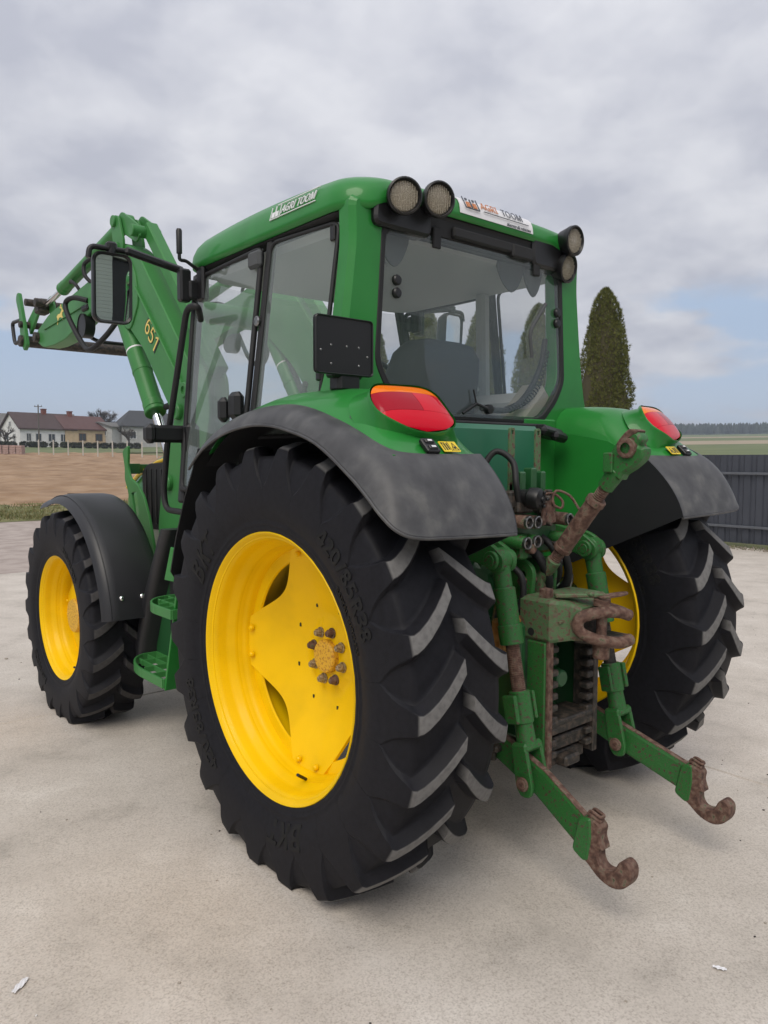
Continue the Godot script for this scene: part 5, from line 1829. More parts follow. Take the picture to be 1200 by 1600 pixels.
		b.cyl(at2.call(0.03), at2.call(0.14), 0.036, 0.034, 18, 0.003)
		b.cyl(at2.call(0.13), at2.call(0.385), 0.043, 0.040, 20, 0.005)
		b.cyl(at2.call(0.30), at2.call(0.39), 0.046, -1, 20, 0.003)
		add(b, "upper_rod", M.green_chipped, lr)
		b = MB.new()
		b.cyl(at2.call(0.38), at2.call(0.62), 0.026, -1, 16, 0.002)
		for k in 26:
			var q := 0.40 + k * 0.008
			b.lathe([Vector2(0.0255, -0.002), Vector2(0.028, 0), Vector2(0.0255, 0.002)], at2.call(q), Z - A, 12)
		add(b, "threaded_rod", M.rust if s < 0 else M.grime, lr)
		b = MB.new()
		b.cyl(at2.call(0.60), at2.call(0.745), 0.040, -1, 20, 0.004)
		var dir := (Z - A).normalized()
		b.bar(at2.call(0.61) + Vector3(0.058 * s, 0, 0.0), at2.call(0.735) + Vector3(0.058 * s, 0, 0), 0.02, 0.060, Vector3.BACK, 0.004)
		b.bar(at2.call(0.61) - Vector3(0.052 * s, 0, 0.0), at2.call(0.735) - Vector3(0.052 * s, 0, 0), 0.014, 0.055, Vector3.BACK, 0.004)
		add(b, "adjuster_sleeve", M.green_chipped, lr)
		b = MB.new()
		b.cyl(at2.call(0.74), at2.call(0.84), 0.034, 0.038, 18, 0.003)
		b.box(at2.call(0.845), Vector3(0.105, 0.035, 0.075), 0.010, Basis(Vector3.RIGHT, -dir, Vector3.RIGHT.cross(-dir)))
		for dx in [-0.043, 0.043]:
			b.plate(round2([Vector2(-0.034, 0.0), Vector2(0.034, 0.0), Vector2(0.040, 0.15), Vector2(0.022, 0.185), Vector2(-0.022, 0.185), Vector2(-0.040, 0.15)], 0.02, 4), at2.call(0.84) + Vector3(dx, 0, 0), Vector3.RIGHT.cross(dir), dir, 0.018, 0.004)
		add(b, "clevis", M.green_chipped, lr)
		b = MB.new()
		b.cyl(Z + Vector3(-0.066, 0, 0), Z + Vector3(0.066, 0, 0), 0.019, -1, 16, 0.003)
		for dx in [-0.058, 0.058]: b.cyl(Z + Vector3(dx - 0.005, 0, 0), Z + Vector3(dx + 0.005, 0, 0), 0.027, -1, 16, 0.002)
		add(b, "clevis_pin", M.rust, lr)
		# ---- lower link
		var ll := node("lower_link", t, Vector3.ZERO, "%s lower link arm of the hitch with rusty hook" % nm)
		b = MB.new()
		var x0: float = s * 0.300
		var pts := [Vector3(s * 0.26, 0.56, 0.02), Vector3(s * 0.285, 0.475, 0.42), Vector3(s * 0.305, 0.378, 0.70), Vector3(s * 0.348, 0.290, 0.915)]
		var hts := [0.085, 0.095, 0.105, 0.110]
		var rings := []
		for i in 4:
			var d: Vector3 = (pts[mini(i + 1, 3)] - pts[maxi(i - 1, 0)]).normalized()
			var u := d.cross(Vector3.RIGHT).normalized()
			if u.y < 0: u = -u
			var rr := Vector3.RIGHT
			var ring := []
			for p in [[-0.5, -0.4], [-0.4, -0.5], [0.4, -0.5], [0.5, -0.4], [0.5, 0.4], [0.4, 0.5], [-0.4, 0.5], [-0.5, 0.4]]:
				ring.append(pts[i] + rr * p[0] * 0.034 + u * p[1] * hts[i])
			rings.append(ring)
		b.loft(rings, true, true, false)
		add(b, "link_bar", M.green_chipped, ll)
		# edge worn to rust along the top of the bar
		b = MB.new()
		for i in range(1, 3):
			var u := Vector3(0, 0.97, 0.25).normalized()
			b.bar(pts[i].lerp(pts[i + 1], 0.0) + Vector3(0, hts[i] * 0.5 + 0.001, 0.012), pts[i + 1] + Vector3(0, hts[i + 1] * 0.5 + 0.001, 0.010), 0.026, 0.006, u, 0.002)
		add(b, "worn_edge", M.rust, ll)
		# hook end
		var o := spline2([Vector2(0.895, 0.235), Vector2(0.925, 0.345), Vector2(0.965, 0.352), Vector2(0.990, 0.335), Vector2(0.988, 0.300), Vector2(1.000, 0.262), Vector2(0.985, 0.258), Vector2(0.984, 0.228), Vector2(0.997, 0.205), Vector2(1.022, 0.200), Vector2(1.045, 0.212), Vector2(1.062, 0.245), Vector2(1.085, 0.258), Vector2(1.107, 0.240), Vector2(1.106, 0.200), Vector2(1.082, 0.165), Vector2(1.040, 0.148), Vector2(0.990, 0.158), Vector2(0.945, 0.190)], 4)
		b = MB.new()
		b.plate(o, Vector3(s * 0.346, 0, 0), Vector3.BACK, Vector3.UP, 0.052, 0.005)
		add(b, "hook", M.rust, ll)
		b = MB.new()
		b.plate(round2([Vector2(0.880, 0.222), Vector2(0.905, 0.346), Vector2(0.955, 0.358), Vector2(0.958, 0.285), Vector2(0.945, 0.205), Vector2(0.925, 0.198)], 0.015), Vector3(s * 0.347, 0, 0), Vector3.BACK, Vector3.UP, 0.060, 0.006)
		add(b, "hook_socket", M.green_chipped, ll)
		b = MB.new()
		b.box(Vector3(s * 0.348, 0.358, 0.958), Vector3(0.036, 0.016, 0.055), 0.005, Basis(Vector3.RIGHT, 0.35))
		b.tube(round_path([Vector3(s * 0.348 - 0.012, 0.362, 0.935), Vector3(s * 0.348 - 0.012, 0.378, 0.945), Vector3(s * 0.348 - 0.012, 0.366, 0.985), Vector3(s * 0.348 + 0.012, 0.366, 0.985), Vector3(s * 0.348 + 0.012, 0.378, 0.945), Vector3(s * 0.348 + 0.012, 0.362, 0.935)], 0.01), 0.006, 8)
		add(b, "latch", M.rust, ll)
		# stabiliser to the chassis
		b = MB.new()
		b.cyl(Vector3(s * 0.30, 0.46, 0.46), Vector3(s * 0.50, 0.52, 0.10), 0.018, -1, 12, 0.002)
		b.box(Vector3(s * 0.315, 0.45, 0.47), Vector3(0.05, 0.03, 0.07), 0.008)
		b.cyl(Vector3(s * 0.322, 0.40, 0.475), Vector3(s * 0.322, 0.49, 0.475), 0.012, -1, 10, 0.002)
		add(b, "stabiliser", M.grime, ll)
	# ---- top link
	var tp := node("top_link", t, Vector3.ZERO, "rusty top link with green hook end raised over the hitch")
	var P := Vector3(-0.005, 1.075, 0.445)
	var Q := Vector3(0.0, 1.625, 0.862)
	var on := func(q: float) -> Vector3: return P.lerp(Q, q)
	b = MB.new()
	b.cyl(on.call(0.0), on.call(0.16), 0.026, 0.030, 16, 0.004)
	b.bar(P - Vector3(0, 0.10, 0.01), P + Vector3(0, 0.02, 0.0), 0.05, 0.05)
	add(b, "lower_fork", M.green_worn, tp)
	b = MB.new()
	b.cyl(on.call(0.14), on.call(0.74), 0.0215, -1, 16, 0.002)
	for k in 50:
		var q := 0.15 + k * 0.0118
		b.lathe([Vector2(0.0215, -0.0025), Vector2(0.0245, 0), Vector2(0.0215, 0.0025)], on.call(q), Q - P, 14)
	add(b, "threaded_rod", M.rust, tp)
	b = MB.new()
	b.cyl(on.call(0.25), on.call(0.61), 0.0345, 0.034, 22, 0.004)
	b.cyl(on.call(0.585), on.call(0.625), 0.039, -1, 22, 0.003)
	b.cyl(on.call(0.235), on.call(0.27), 0.037, -1, 22, 0.003)
	add(b, "turnbuckle", M.rust, tp)
	var dq := (Q - P).normalized()
	b = MB.new()
	b.cyl(on.call(0.70), on.call(0.83), 0.031, 0.036, 18, 0.004)
	var o2 := spline2([Vector2(0.0, -0.040), Vector2(0.05, -0.052), Vector2(0.11, -0.055), Vector2(0.16, -0.048), Vector2(0.185, -0.01), Vector2(0.175, 0.02), Vector2(0.15, 0.022), Vector2(0.155, 0.05), Vector2(0.12, 0.066), Vector2(0.07, 0.056), Vector2(0.03, 0.040), Vector2(0.0, 0.036)], 4)
	b.plate(o2, on.call(0.80), dq, Vector3.RIGHT.cross(dq), 0.062, 0.010)
	b.box(on.call(0.86) + Vector3(-0.04, 0.01, -0.03), Vector3(0.012, 0.075, 0.04), 0.004)
	add(b, "hook_end", M.green_chipped, tp)
	b = MB.new()
	var hk: Vector3 = on.call(0.80) + dq * 0.118 + Vector3.RIGHT.cross(dq) * -0.004
	b.lathe([Vector2(0.020, -0.046), Vector2(0.036, -0.044), Vector2(0.038, -0.03), Vector2(0.038, 0.03), Vector2(0.036, 0.044), Vector2(0.020, 0.046), Vector2(0.018, 0.02)], hk, Vector3.RIGHT, 24)
	b.plate(spline2([Vector2(0.10, -0.05), Vector2(0.17, -0.045), Vector2(0.19, -0.012), Vector2(0.15, -0.02)], 4), on.call(0.80), dq, Vector3.RIGHT.cross(dq), 0.066, 0.004)
	add(b, "ball_seat", M.rust, tp)
	b = MB.new()
	b.tube(smooth_path([Vector3(-0.02, 1.42, 0.44), Vector3(0.03, 1.43, 0.47), Vector3(0.055, 1.40, 0.50), Vector3(0.05, 1.37, 0.50), Vector3(0.02, 1.39, 0.48), Vector3(0.04, 1.44, 0.48), Vector3(0.08, 1.42, 0.52), Vector3(0.10, 1.36, 0.56), Vector3(0.09, 1.355, 0.62), Vector3(0.03, 1.365, 0.655), Vector3(-0.01, 1.375, 0.66)], 6), 0.0055, 8)
	add(b, "carrying_loop", M.rust, tp)
	# top link bracket
	var tb := node("top_link_bracket", t, Vector3.ZERO, "green and rusty plates holding the top link")
	for x in [-0.085, 0.055]:
		b = MB.new()
		b.plate(round2([Vector2(0.18, 0.86), Vector2(0.44, 0.86), Vector2(0.47, 1.02), Vector2(0.48, 1.13), Vector2(0.42, 1.17), Vector2(0.30, 1.14), Vector2(0.18, 1.10)], 0.04, 4), Vector3(x, 0, 0), Vector3.BACK, Vector3.UP, 0.022, 0.004, [rrect(0.03, 0.03, 0.014).map(func(q): return q + Vector2(0.42, 1.10))])
		add(b, "bracket_plate", M.green_chipped, tb)
	b = MB.new()
	b.cyl(Vector3(-0.12, 1.075, 0.43), Vector3(0.09, 1.075, 0.43), 0.017, -1, 14, 0.002)
	b.cyl(Vector3(-0.13, 1.215, 0.47), Vector3(-0.13, 1.215, 0.505), 0.020, -1, 16, 0.003)
	add(b, "bracket_pin", M.rust, tb)
	b = MB.new()
	b.box(Vector3(-0.14, 1.22, 0.44), Vector3(0.05, 0.10, 0.06), 0.008)
	add(b, "spacer_block", M.green_chipped, tb)
	b = MB.new()
	b.plate(round2([Vector2(-0.05, 1.30), Vector2(0.05, 1.31), Vector2(0.04, 1.40), Vector2(-0.02, 1.41)], 0.01), Vector3(0, 0, 0.47), Vector3.RIGHT, Vector3.UP, 0.012, 0.002)
	add(b, "tie_plate", M.rust, tb)
	# ---- pick-up hitch frame with tow coupler
	var hf := node("hitch_frame", t, Vector3.ZERO, "toothed ladder frame for the tow coupler")
	for s in [-1.0, 1.0]:
		b = MB.new()
		b.box(Vector3(s * 0.155, 0.61, 0.555), Vector3(0.035, 0.50, 0.09), 0.005)
		add(b, "rail", M.green_chipped if s < 0 else M.grime, hf)
		b = MB.new()
		b.box(Vector3(s * 0.152, 0.62, 0.607), Vector3(0.030, 0.52, 0.016), 0.003)
		add(b, "rail_edge", M.rust if s < 0 else M.grime, hf)
		for k in 10:
			b = MB.new()
			b.box(Vector3(s * 0.118, 0.405 + k * 0.047, 0.590), Vector3(0.042, 0.026, 0.045), 0.005)
			add(b, "tooth", M.grime, hf)
	for k in 3:
		b = MB.new()
		b.box(Vector3(0, 0.53 - k * 0.075, 0.545 - k * 0.02), Vector3(0.28, 0.022, 0.14), 0.006)
		b.box(Vector3(0, 0.505 - k * 0.075, 0.60 - k * 0.02), Vector3(0.28, 0.04, 0.02), 0.005)
		add(b, "rung", M.grime, hf)
	b = MB.new()
	b.box(Vector3(0, 0.72, 0.40), Vector3(0.27, 0.55, 0.10), 0.03)
	b.cyl(Vector3(0, 0.68, 0.42), Vector3(0, 0.68, 0.56), 0.055, 0.035, 20, 0.006)
	b.box(Vector3(-0.205, 0.70, 0.42), Vector3(0.05, 0.46, 0.20), 0.015)
	b.box(Vector3(0.205, 0.70, 0.42), Vector3(0.05, 0.46, 0.20), 0.015)
	add(b, "frame_back", M.green_dark, hf)
	b = MB.new()
	b.box(Vector3(0, 0.36, 0.45), Vector3(0.10, 0.045, 0.34), 0.01)
	add(b, "drawbar", M.grime, hf)
	b = MB.new()
	b.box(Vector3(-0.215, 0.880, 0.45), Vector3(0.15, 0.13, 0.06), 0.012)
	add(b, "wooden_wedge", M.wedge, t, "orange brown block wedged beside the left lift rod")
	var tc := node("tow_coupler", t, Vector3.ZERO, "worn green tow coupler with rusty open jaw")
	b = MB.new()
	# body: tapering casting
	var ringsq := []
	for q in [[0.475, 0.172, 0.862, 1.030], [0.615, 0.172, 0.862, 1.030], [0.640, 0.150, 0.868, 1.026], [0.665, 0.105, 0.872, 1.015], [0.700, 0.082, 0.872, 1.000]]:
		var ring := []
		for p in [[-1, 0.08], [-0.94, 0.0], [0.94, 0.0], [1, 0.08], [1, 0.92], [0.94, 1.0], [-0.94, 1.0], [-1, 0.92]]:
			ring.append(Vector3(p[0] * q[1], lerpf(q[2], q[3], p[1]), q[0]))
		ringsq.append(ring)
	b.loft(ringsq, true, true, false)
	b.box(Vector3(0.0, 0.945, 0.642), Vector3(0.30, 0.014, 0.02), 0.004)
	add(b, "coupler_body", M.green_worn, tc)
	# jaw: thick lips flaring from a curved back
	b = MB.new()
	b.tube(smooth_path([Vector3(0.085, 0.968, 0.80), Vector3(0.03, 0.985, 0.785), Vector3(-0.04, 0.985, 0.745), Vector3(-0.088, 0.968, 0.705), Vector3(-0.100, 0.935, 0.695), Vector3(-0.086, 0.905, 0.708), Vector3(-0.04, 0.880, 0.750), Vector3(0.03, 0.868, 0.795), Vector3(0.085, 0.876, 0.81)], 6), 0.023, 10)
	b.tube(smooth_path([Vector3(0.085, 0.968, 0.80), Vector3(0.105, 0.975, 0.76), Vector3(0.10, 0.985, 0.70)], 6), 0.018, 10)
	b.tube(smooth_path([Vector3(0.085, 0.876, 0.81), Vector3(0.108, 0.87, 0.76), Vector3(0.10, 0.87, 0.70)], 6), 0.018, 10)
	add(b, "jaw_lip", M.rust, tc)
	b = MB.new()
	b.plate(round2([Vector2(-0.085, 0.66), Vector2(0.10, 0.66), Vector2(0.105, 0.76), Vector2(0.07, 0.795), Vector2(0.02, 0.785), Vector2(-0.05, 0.742)], 0.02), Vector3(0, 0.978, 0), Vector3.RIGHT, Vector3.BACK, 0.030, 0.006)
	b.plate(round2([Vector2(-0.085, 0.66), Vector2(0.10, 0.66), Vector2(0.105, 0.76), Vector2(0.07, 0.795), Vector2(0.02, 0.785), Vector2(-0.05, 0.742)], 0.02), Vector3(0, 0.876, 0), Vector3.RIGHT, Vector3.BACK, 0.030, 0.006)
	b.box(Vector3(0.01, 0.927, 0.675), Vector3(0.19, 0.10, 0.05), 0.012)
	add(b, "jaw_plate", M.grime, tc)
	b = MB.new()
	b.cyl(Vector3(0, 0.83, 0.735), Vector3(0, 1.045, 0.735), 0.021, -1, 16, 0.003)
	b.cyl(Vector3(0, 1.005, 0.735), Vector3(0, 1.035, 0.735), 0.036, -1, 6, 0.003)
	b.cyl(Vector3(0, 0.80, 0.735), Vector3(0, 0.865, 0.735), 0.032, 0.034, 16, 0.004)
	add(b, "coupler_pin", M.rust, tc)
	b = MB.new()
	var lp := []
	for i in 25:
		var a := TAU * i / 24
		lp.append(Vector3(0.045 + cos(a) * 0.075, 1.045 + 0.006 * sin(a), 0.755 + sin(a) * 0.034))
	b.tube(lp, 0.0065, 8, false)
	add(b, "pin_ring", M.rust, tc)
	b = MB.new()
	b.bar(Vector3(-0.12, 1.042, 0.60), Vector3(0.02, 1.048, 0.735), 0.05, 0.016, Vector3.UP, 0.004)
	b.box(Vector3(-0.02, 1.052, 0.70), Vector3(0.06, 0.018, 0.04), 0.006)
	add(b, "locking_lever", M.green_worn, tc)
	b = MB.new()
	b.box(Vector3(-0.125, 1.045, 0.565), Vector3(0.042, 0.040, 0.042), 0.004)
	add(b, "square_pin", M.rust, tc)
	b = MB.new()
	b.lathe([Vector2(0.016, -0.003), Vector2(0.016, 0.0), Vector2(0, 0.0)], Vector3(-0.173, 0.895, 0.53), Vector3.LEFT, 16)
	add(b, "side_hole", M.black_matt, tc)

# ---------------------------------------------------------------- front: bonnet, steps, loader
func leaping_emblem(o: Vector3, u: Vector3, v: Vector3, k: float, m: Material, parent: Node):
	# small leaping stag mark, as printed on the loader arm
	var b := MB.new()
	var body := [Vector2(-0.95, 0.10), Vector2(-0.55, 0.30), Vector2(-0.05, 0.30), Vector2(0.35, 0.52), Vector2(0.50, 0.78), Vector2(0.62, 0.62), Vector2(0.88, 0.50), Vector2(0.80, 0.40), Vector2(0.58, 0.40), Vector2(0.48, 0.12), Vector2(0.78, -0.16), Vector2(0.70, -0.30), Vector2(0.30, -0.02), Vector2(-0.25, -0.02), Vector2(-0.55, -0.22), Vector2(-0.72, -0.62), Vector2(-0.86, -0.60), Vector2(-0.74, -0.12), Vector2(-0.86, 0.02)]
	b.plate(body.map(func(q): return q * k), o, u, v, 0.002, 0.0)
	for a in [[0.46, 0.76, 0.10, 1.02], [0.40, 0.74, -0.06, 0.86], [0.30, 0.90, 0.22, 1.10]]:
		b.bar(o + (u * a[0] + v * a[1]) * k, o + (u * a[2] + v * a[3]) * k, 0.09 * k, 0.002, u.cross(v), 0.0)
	add(b, "emblem", m, parent)

func front_end(t: Node3D):
	var b := MB.new()
	# ---- bonnet
	var rings := []
	for q in [[-1.18, 0.40, 1.72], [-1.6, 0.40, 1.71], [-2.0, 0.395, 1.69], [-2.4, 0.385, 1.64], [-2.75, 0.37, 1.56], [-3.0, 0.35, 1.46], [-3.15, 0.30, 1.32], [-3.22, 0.24, 1.10]]:
		var ring := []
		var w: float = q[1]
		for p in [[-1, 0.94], [-1, 1.30], [-0.97, -0.13], [-0.90, -0.06], [-0.74, -0.02], [-0.4, 0.0], [0.0, 0.005], [0.4, 0.0], [0.74, -0.02], [0.90, -0.06], [0.97, -0.13], [1, 1.30], [1, 0.94]]:
			var y: float = q[2] + p[1] if p[1] < 0.5 else minf(p[1], q[2] - 0.16)
			ring.append(Vector3(p[0] * w, y, q[0]))
		rings.append(ring)
	b.loft(rings)
	var bonnet := add(b, "bonnet", M.green, t, "long green engine bonnet ahead of the cab")
	for s in [-1.0, 1.0]:
		b = MB.new()
		b.tube([Vector3(s * 0.402, 1.615, -1.25), Vector3(s * 0.399, 1.60, -2.0), Vector3(s * 0.389, 1.545, -2.4), Vector3(s * 0.375, 1.455, -2.75), Vector3(s * 0.352, 1.36, -3.0)], 0.015, 8, true, 1.0)
		add(b, "yellow_stripe", M.hood_yellow, bonnet)
		b = MB.new()
		b.plate(round2([Vector2(-1.85, 1.10), Vector2(-2.55, 1.10), Vector2(-2.60, 1.48), Vector2(-2.5, 1.535), Vector2(-1.85, 1.56)], 0.05, 4), Vector3(s * 0.408, 0, 0), Vector3.BACK, Vector3.UP, 0.022, 0.005)
		add(b, "side_grille", M.black_matt, bonnet)
		for k in 9:
			b = MB.new()
			b.box(Vector3(s * 0.422, 1.32, -2.52 + k * 0.078), Vector3(0.008, 0.36, 0.022), 0.003)
			add(b, "grille_bar", M.black, bonnet)
	b = MB.new()
	b.box(Vector3(0, 0.92, -2.0), Vector3(0.52, 0.42, 1.7), 0.05)
	b.box(Vector3(0, 0.95, -2.95), Vector3(0.5, 0.38, 0.6), 0.04)
	add(b, "engine_block", M.green_dark, t)
	b = MB.new()
	b.cyl(Vector3(-0.72, 0.60, -2.357), Vector3(0.72, 0.60, -2.357), 0.09, -1, 24, 0.01)
	b.box(Vector3(0, 0.60, -2.357), Vector3(0.36, 0.26, 0.30), 0.06)
	for s in [-1.0, 1.0]:
		b.cyl(Vector3(s * 0.62, 0.6, -2.357), Vector3(s * 0.86, 0.6, -2.357), 0.16, 0.14, 24, 0.015)
		b.cyl(Vector3(s * 0.62, 0.36, -2.357), Vector3(s * 0.62, 0.84, -2.357), 0.07, -1, 16, 0.01)
	add(b, "front_axle", M.green_dark, t, "dark green front axle")
	# ---- front fenders
	for s in [-1.0, 1.0]:
		var ff := node("front_fender", t, Vector3.ZERO, "curved black %s front mudguard" % ["left", "right"][int(s > 0)])
		var mir := Transform3D(Basis(Vector3(-s, 0, 0), Vector3(0, 1, 0), Vector3(0, 0, 1)), Vector3.ZERO)
		b = MB.new()
		b.xf = mir
		var g := []
		for j in 33:
			var a := deg_to_rad(lerpf(-27.0, 83.0, j / 32.0))
			var row := []
			for q in [[-1.052, 0.694], [-1.046, 0.708], [-1.03, 0.728], [-1.005, 0.742], [-0.97, 0.748], [-0.87, 0.750], [-0.77, 0.748], [-0.735, 0.742], [-0.71, 0.725], [-0.70, 0.70]]:
				var fl := 0.0
				if j < 3: fl = 0.010 * (3 - j)
				var lift := -0.02 * smoothstep(-0.9, -1.05, q[0]) * 0.0
				row.append(Vector3(q[0], 0.6045 + cos(a) * (q[1] + fl + lift), -2.357 + sin(a) * (q[1] + fl + lift)))
			g.append(row)
		g.reverse()
		b.grid(g, 0.006)
		add(b, "mudguard", M.fender_new, ff)
		b = MB.new()
		b.xf = mir
		var path := []
		for j in 33:
			var a := deg_to_rad(lerpf(-25.0, 82.0, j / 32.0))
			path.append(Vector3(-1.012, 0.6045 + cos(a) * 0.7405, -2.357 + sin(a) * 0.7405))
		b.tube(path, 0.003, 6)
		add(b, "edge_crease", M.fender_new, ff)
		for q in [[-0.93, -13.0], [-0.84, -13.0], [-0.95, 74.0], [-0.835, 74.0]]:
			var a := deg_to_rad(q[1])
			var n := Vector3(0, cos(a), sin(a))
			b = MB.new()
			b.xf = mir
			b.lathe([Vector2(0.014, -0.002), Vector2(0.013, 0.004), Vector2(0.007, 0.009), Vector2(0, 0.010)], Vector3(q[0], 0.6045, -2.357) + n * 0.749, n, 14)
			add(b, "bolt", M.chrome, ff)
		b = MB.new()
		b.xf = mir
		b.tube(round_path([Vector3(-0.66, 0.75, -2.357), Vector3(-0.68, 1.10, -2.30), Vector3(-0.72, 1.33, -2.45), Vector3(-0.95, 1.335, -2.47)], 0.08), 0.018, 8)
		add(b, "stay", M.black, ff)
	# ---- tank and mud flap behind the front wheel, steps
	b = MB.new()
	rings = []
	for q in [[1.20, -1.36, 0.10], [1.10, -1.42, 0.10], [0.80, -1.60, 0.10], [0.52, -1.72, 0.095], [0.44, -1.72, 0.07]]:
		var ring := []
		for p in rrect(0.36, q[2], q[2] * 0.42, 4): ring.append(Vector3(p.x - 0.66, q[0], q[1] - p.y))
		rings.append(ring)
	rings.reverse()
	b.loft(rings)
	b.box(Vector3(-0.55, 0.78, -1.20), Vector3(0.40, 0.60, 0.70), 0.08)
	add(b, "fuel_tank", M.fender_new, t, "black plastic tank and guard beside the steps")
	var st := node("step_ladder", t, Vector3.ZERO, "green access steps below the left door")
	b = MB.new()
	# sloping back sheet, rear cheek and two grated treads
	b.plate([Vector2(-1.76, 0.44), Vector2(-1.10, 0.44), Vector2(-0.93, 1.10), Vector2(-1.45, 1.05)], Vector3(-0.735, 0, 0.0), Vector3.BACK, Vector3.UP, 0.010, 0.002)
	add(b, "back_sheet", M.green_dark, st)
	b = MB.new()
	b.bar(Vector3(-0.845, 0.42, -1.13), Vector3(-0.845, 1.10, -0.93), 0.20, 0.014, Vector3(0, -0.28, 0.96), 0.003)
	b.lathe([Vector2(0.007, 0), Vector2(0.005, 0.005), Vector2(0, 0.005)], Vector3(-0.80, 0.50, -1.10), Vector3.BACK, 10)
	add(b, "side_cheek", M.green, st)
	b = MB.new()
	b.plate([Vector2(-1.24, 0.955), Vector2(-0.92, 0.965), Vector2(-0.90, 1.10), Vector2(-1.16, 1.13)], Vector3(-0.88, 0, 0), Vector3.BACK, Vector3.UP, 0.012, 0.002)
	b.lathe([Vector2(0.018, 0), Vector2(0.014, 0.008), Vector2(0, 0.010)], Vector3(-0.886, 0.99, -1.12), Vector3.LEFT, 14)
	add(b, "mount_plate", M.green, st)
	for q in [[0.455, -1.13, -1.68, -0.95, -0.74], [0.825, -0.99, -1.38, -0.965, -0.74]]:
		b = MB.new()
		var y: float = q[0]
		var z0: float = q[1]
		var z1: float = q[2]
		var xo: float = q[3]
		var xi: float = q[4]
		var path := [Vector3(xo, y, z0)]
		for i in 9:
			var a := PI * 0.5 * i / 8.0
			path.append(Vector3(lerpf(xo, xi, (1.0 - cos(a)) * 0.75), y, lerpf(z0, z1, 0.45 + 0.55 * sin(a))))
		path.append(Vector3(xi, y, z1))
		for i in path.size() - 1: b.bar(path[i], path[i + 1], 0.012, 0.048, Vector3.UP, 0.002)
		b.bar(Vector3(xo, y, z0), Vector3(xi, y, z0), 0.012, 0.048, Vector3.UP, 0.002)
		b.bar(Vector3(xi, y, z0), Vector3(xi, y, z1), 0.012, 0.048, Vector3.UP, 0.002)
		for k in 3:
			var f := 0.25 + k * 0.25
			b.bar(Vector3(lerpf(xo, xi, 0.02 if k < 1 else 0.10 if k < 2 else 0.30), y + 0.008, lerpf(z0, z1, f)), Vector3(xi, y + 0.008, lerpf(z0, z1, f)), 0.009, 0.030, Vector3.UP, 0.002)
		for k in 2:
			var f := 0.36 + k * 0.33
			b.bar(Vector3(lerpf(xo, xi, f), y + 0.008, z0), Vector3(lerpf(xo, xi, f), y + 0.008, lerpf(z0, z1, 0.84 + 0.10 * k)), 0.009, 0.030, Vector3.UP, 0.002)
		add(b, "step_tread", M.green_loader, st)
	# ---- front guard plate beside the bonnet
	for s in [-1.0, 1.0]:
		b = MB.new()
		var o := [Vector2(-2.60, 1.66), Vector2(-2.70, 1.62), Vector2(-2.66, 1.50), Vector2(-2.67, 1.43), Vector2(-2.62, 1.36), Vector2(-2.55, 1.15), Vector2(-2.50, 0.95), Vector2(-2.24, 0.80), Vector2(-2.20, 0.95), Vector2(-2.28, 1.18), Vector2(-2.36, 1.32), Vector2(-2.46, 1.40), Vector2(-2.58, 1.44), Vector2(-2.615, 1.52), Vector2(-2.605, 1.60)]
		b.plate(round2(o, 0.03), Vector3(s * 0.50, 0, 0), Vector3.BACK, Vector3.UP, 0.018, 0.003, [round2([Vector2(-2.56, 1.34), Vector2(-2.47, 1.35), Vector2(-2.44, 1.20), Vector2(-2.51, 1.18)], 0.02)])
		var gp := add(b, "front_guard", M.green_loader, t, "curved green guard plate with slot at the %s of the bonnet" % ["left", "right"][int(s > 0)])
		b = MB.new()
		b.bar(Vector3(s * 0.50, 1.50, -2.62), Vector3(s * 0.42, 1.50, -2.62), 0.02, 0.07, Vector3.UP, 0.003)
		add(b, "guard_bar", M.green_dark, gp)
	b = MB.new()
	b.bar(Vector3(-0.5, 1.50, -2.64), Vector3(0.5, 1.50, -2.64), 0.02, 0.06, Vector3.UP, 0.003)
	add(b, "guard_cross_bar", M.green_dark, t)
	loader(t)

func cylinder_part(a: Vector3, c: Vector3, e: Vector3, r: float, rr: float, parent: Node, bands: Array):
	# barrel from a to c, chrome rod on to e
	var b := MB.new()
	b.cyl(a, c, r, -1, 24, 0.006)
	b.cyl(c, c + (c - a).normalized() * 0.03, r * 1.10, -1, 24, 0.005)
	b.cyl(c - (c - a).normalized() * 0.05, c, r * 1.06, -1, 24, 0.004)
	for q in bands: b.cyl(a.lerp(c, q) - (c - a).normalized() * 0.012, a.lerp(c, q) + (c - a).normalized() * 0.012, r * 1.05, -1, 24, 0.003)
	add(b, "cylinder_barrel", M.green_loader, parent)
	b = MB.new()
	b.cyl(c, e, rr, -1, 18)
	add(b, "piston_rod", M.chrome, parent)

func boss(b: MB, p: Vector3, s: float, r := 0.045):
	b.lathe([Vector2(r, 0), Vector2(r, 0.020), Vector2(r * 0.86, 0.028), Vector2(r * 0.5, 0.028), Vector2(r * 0.46, 0.018), Vector2(0, 0.018)], p, Vector3(s, 0, 0), 20)

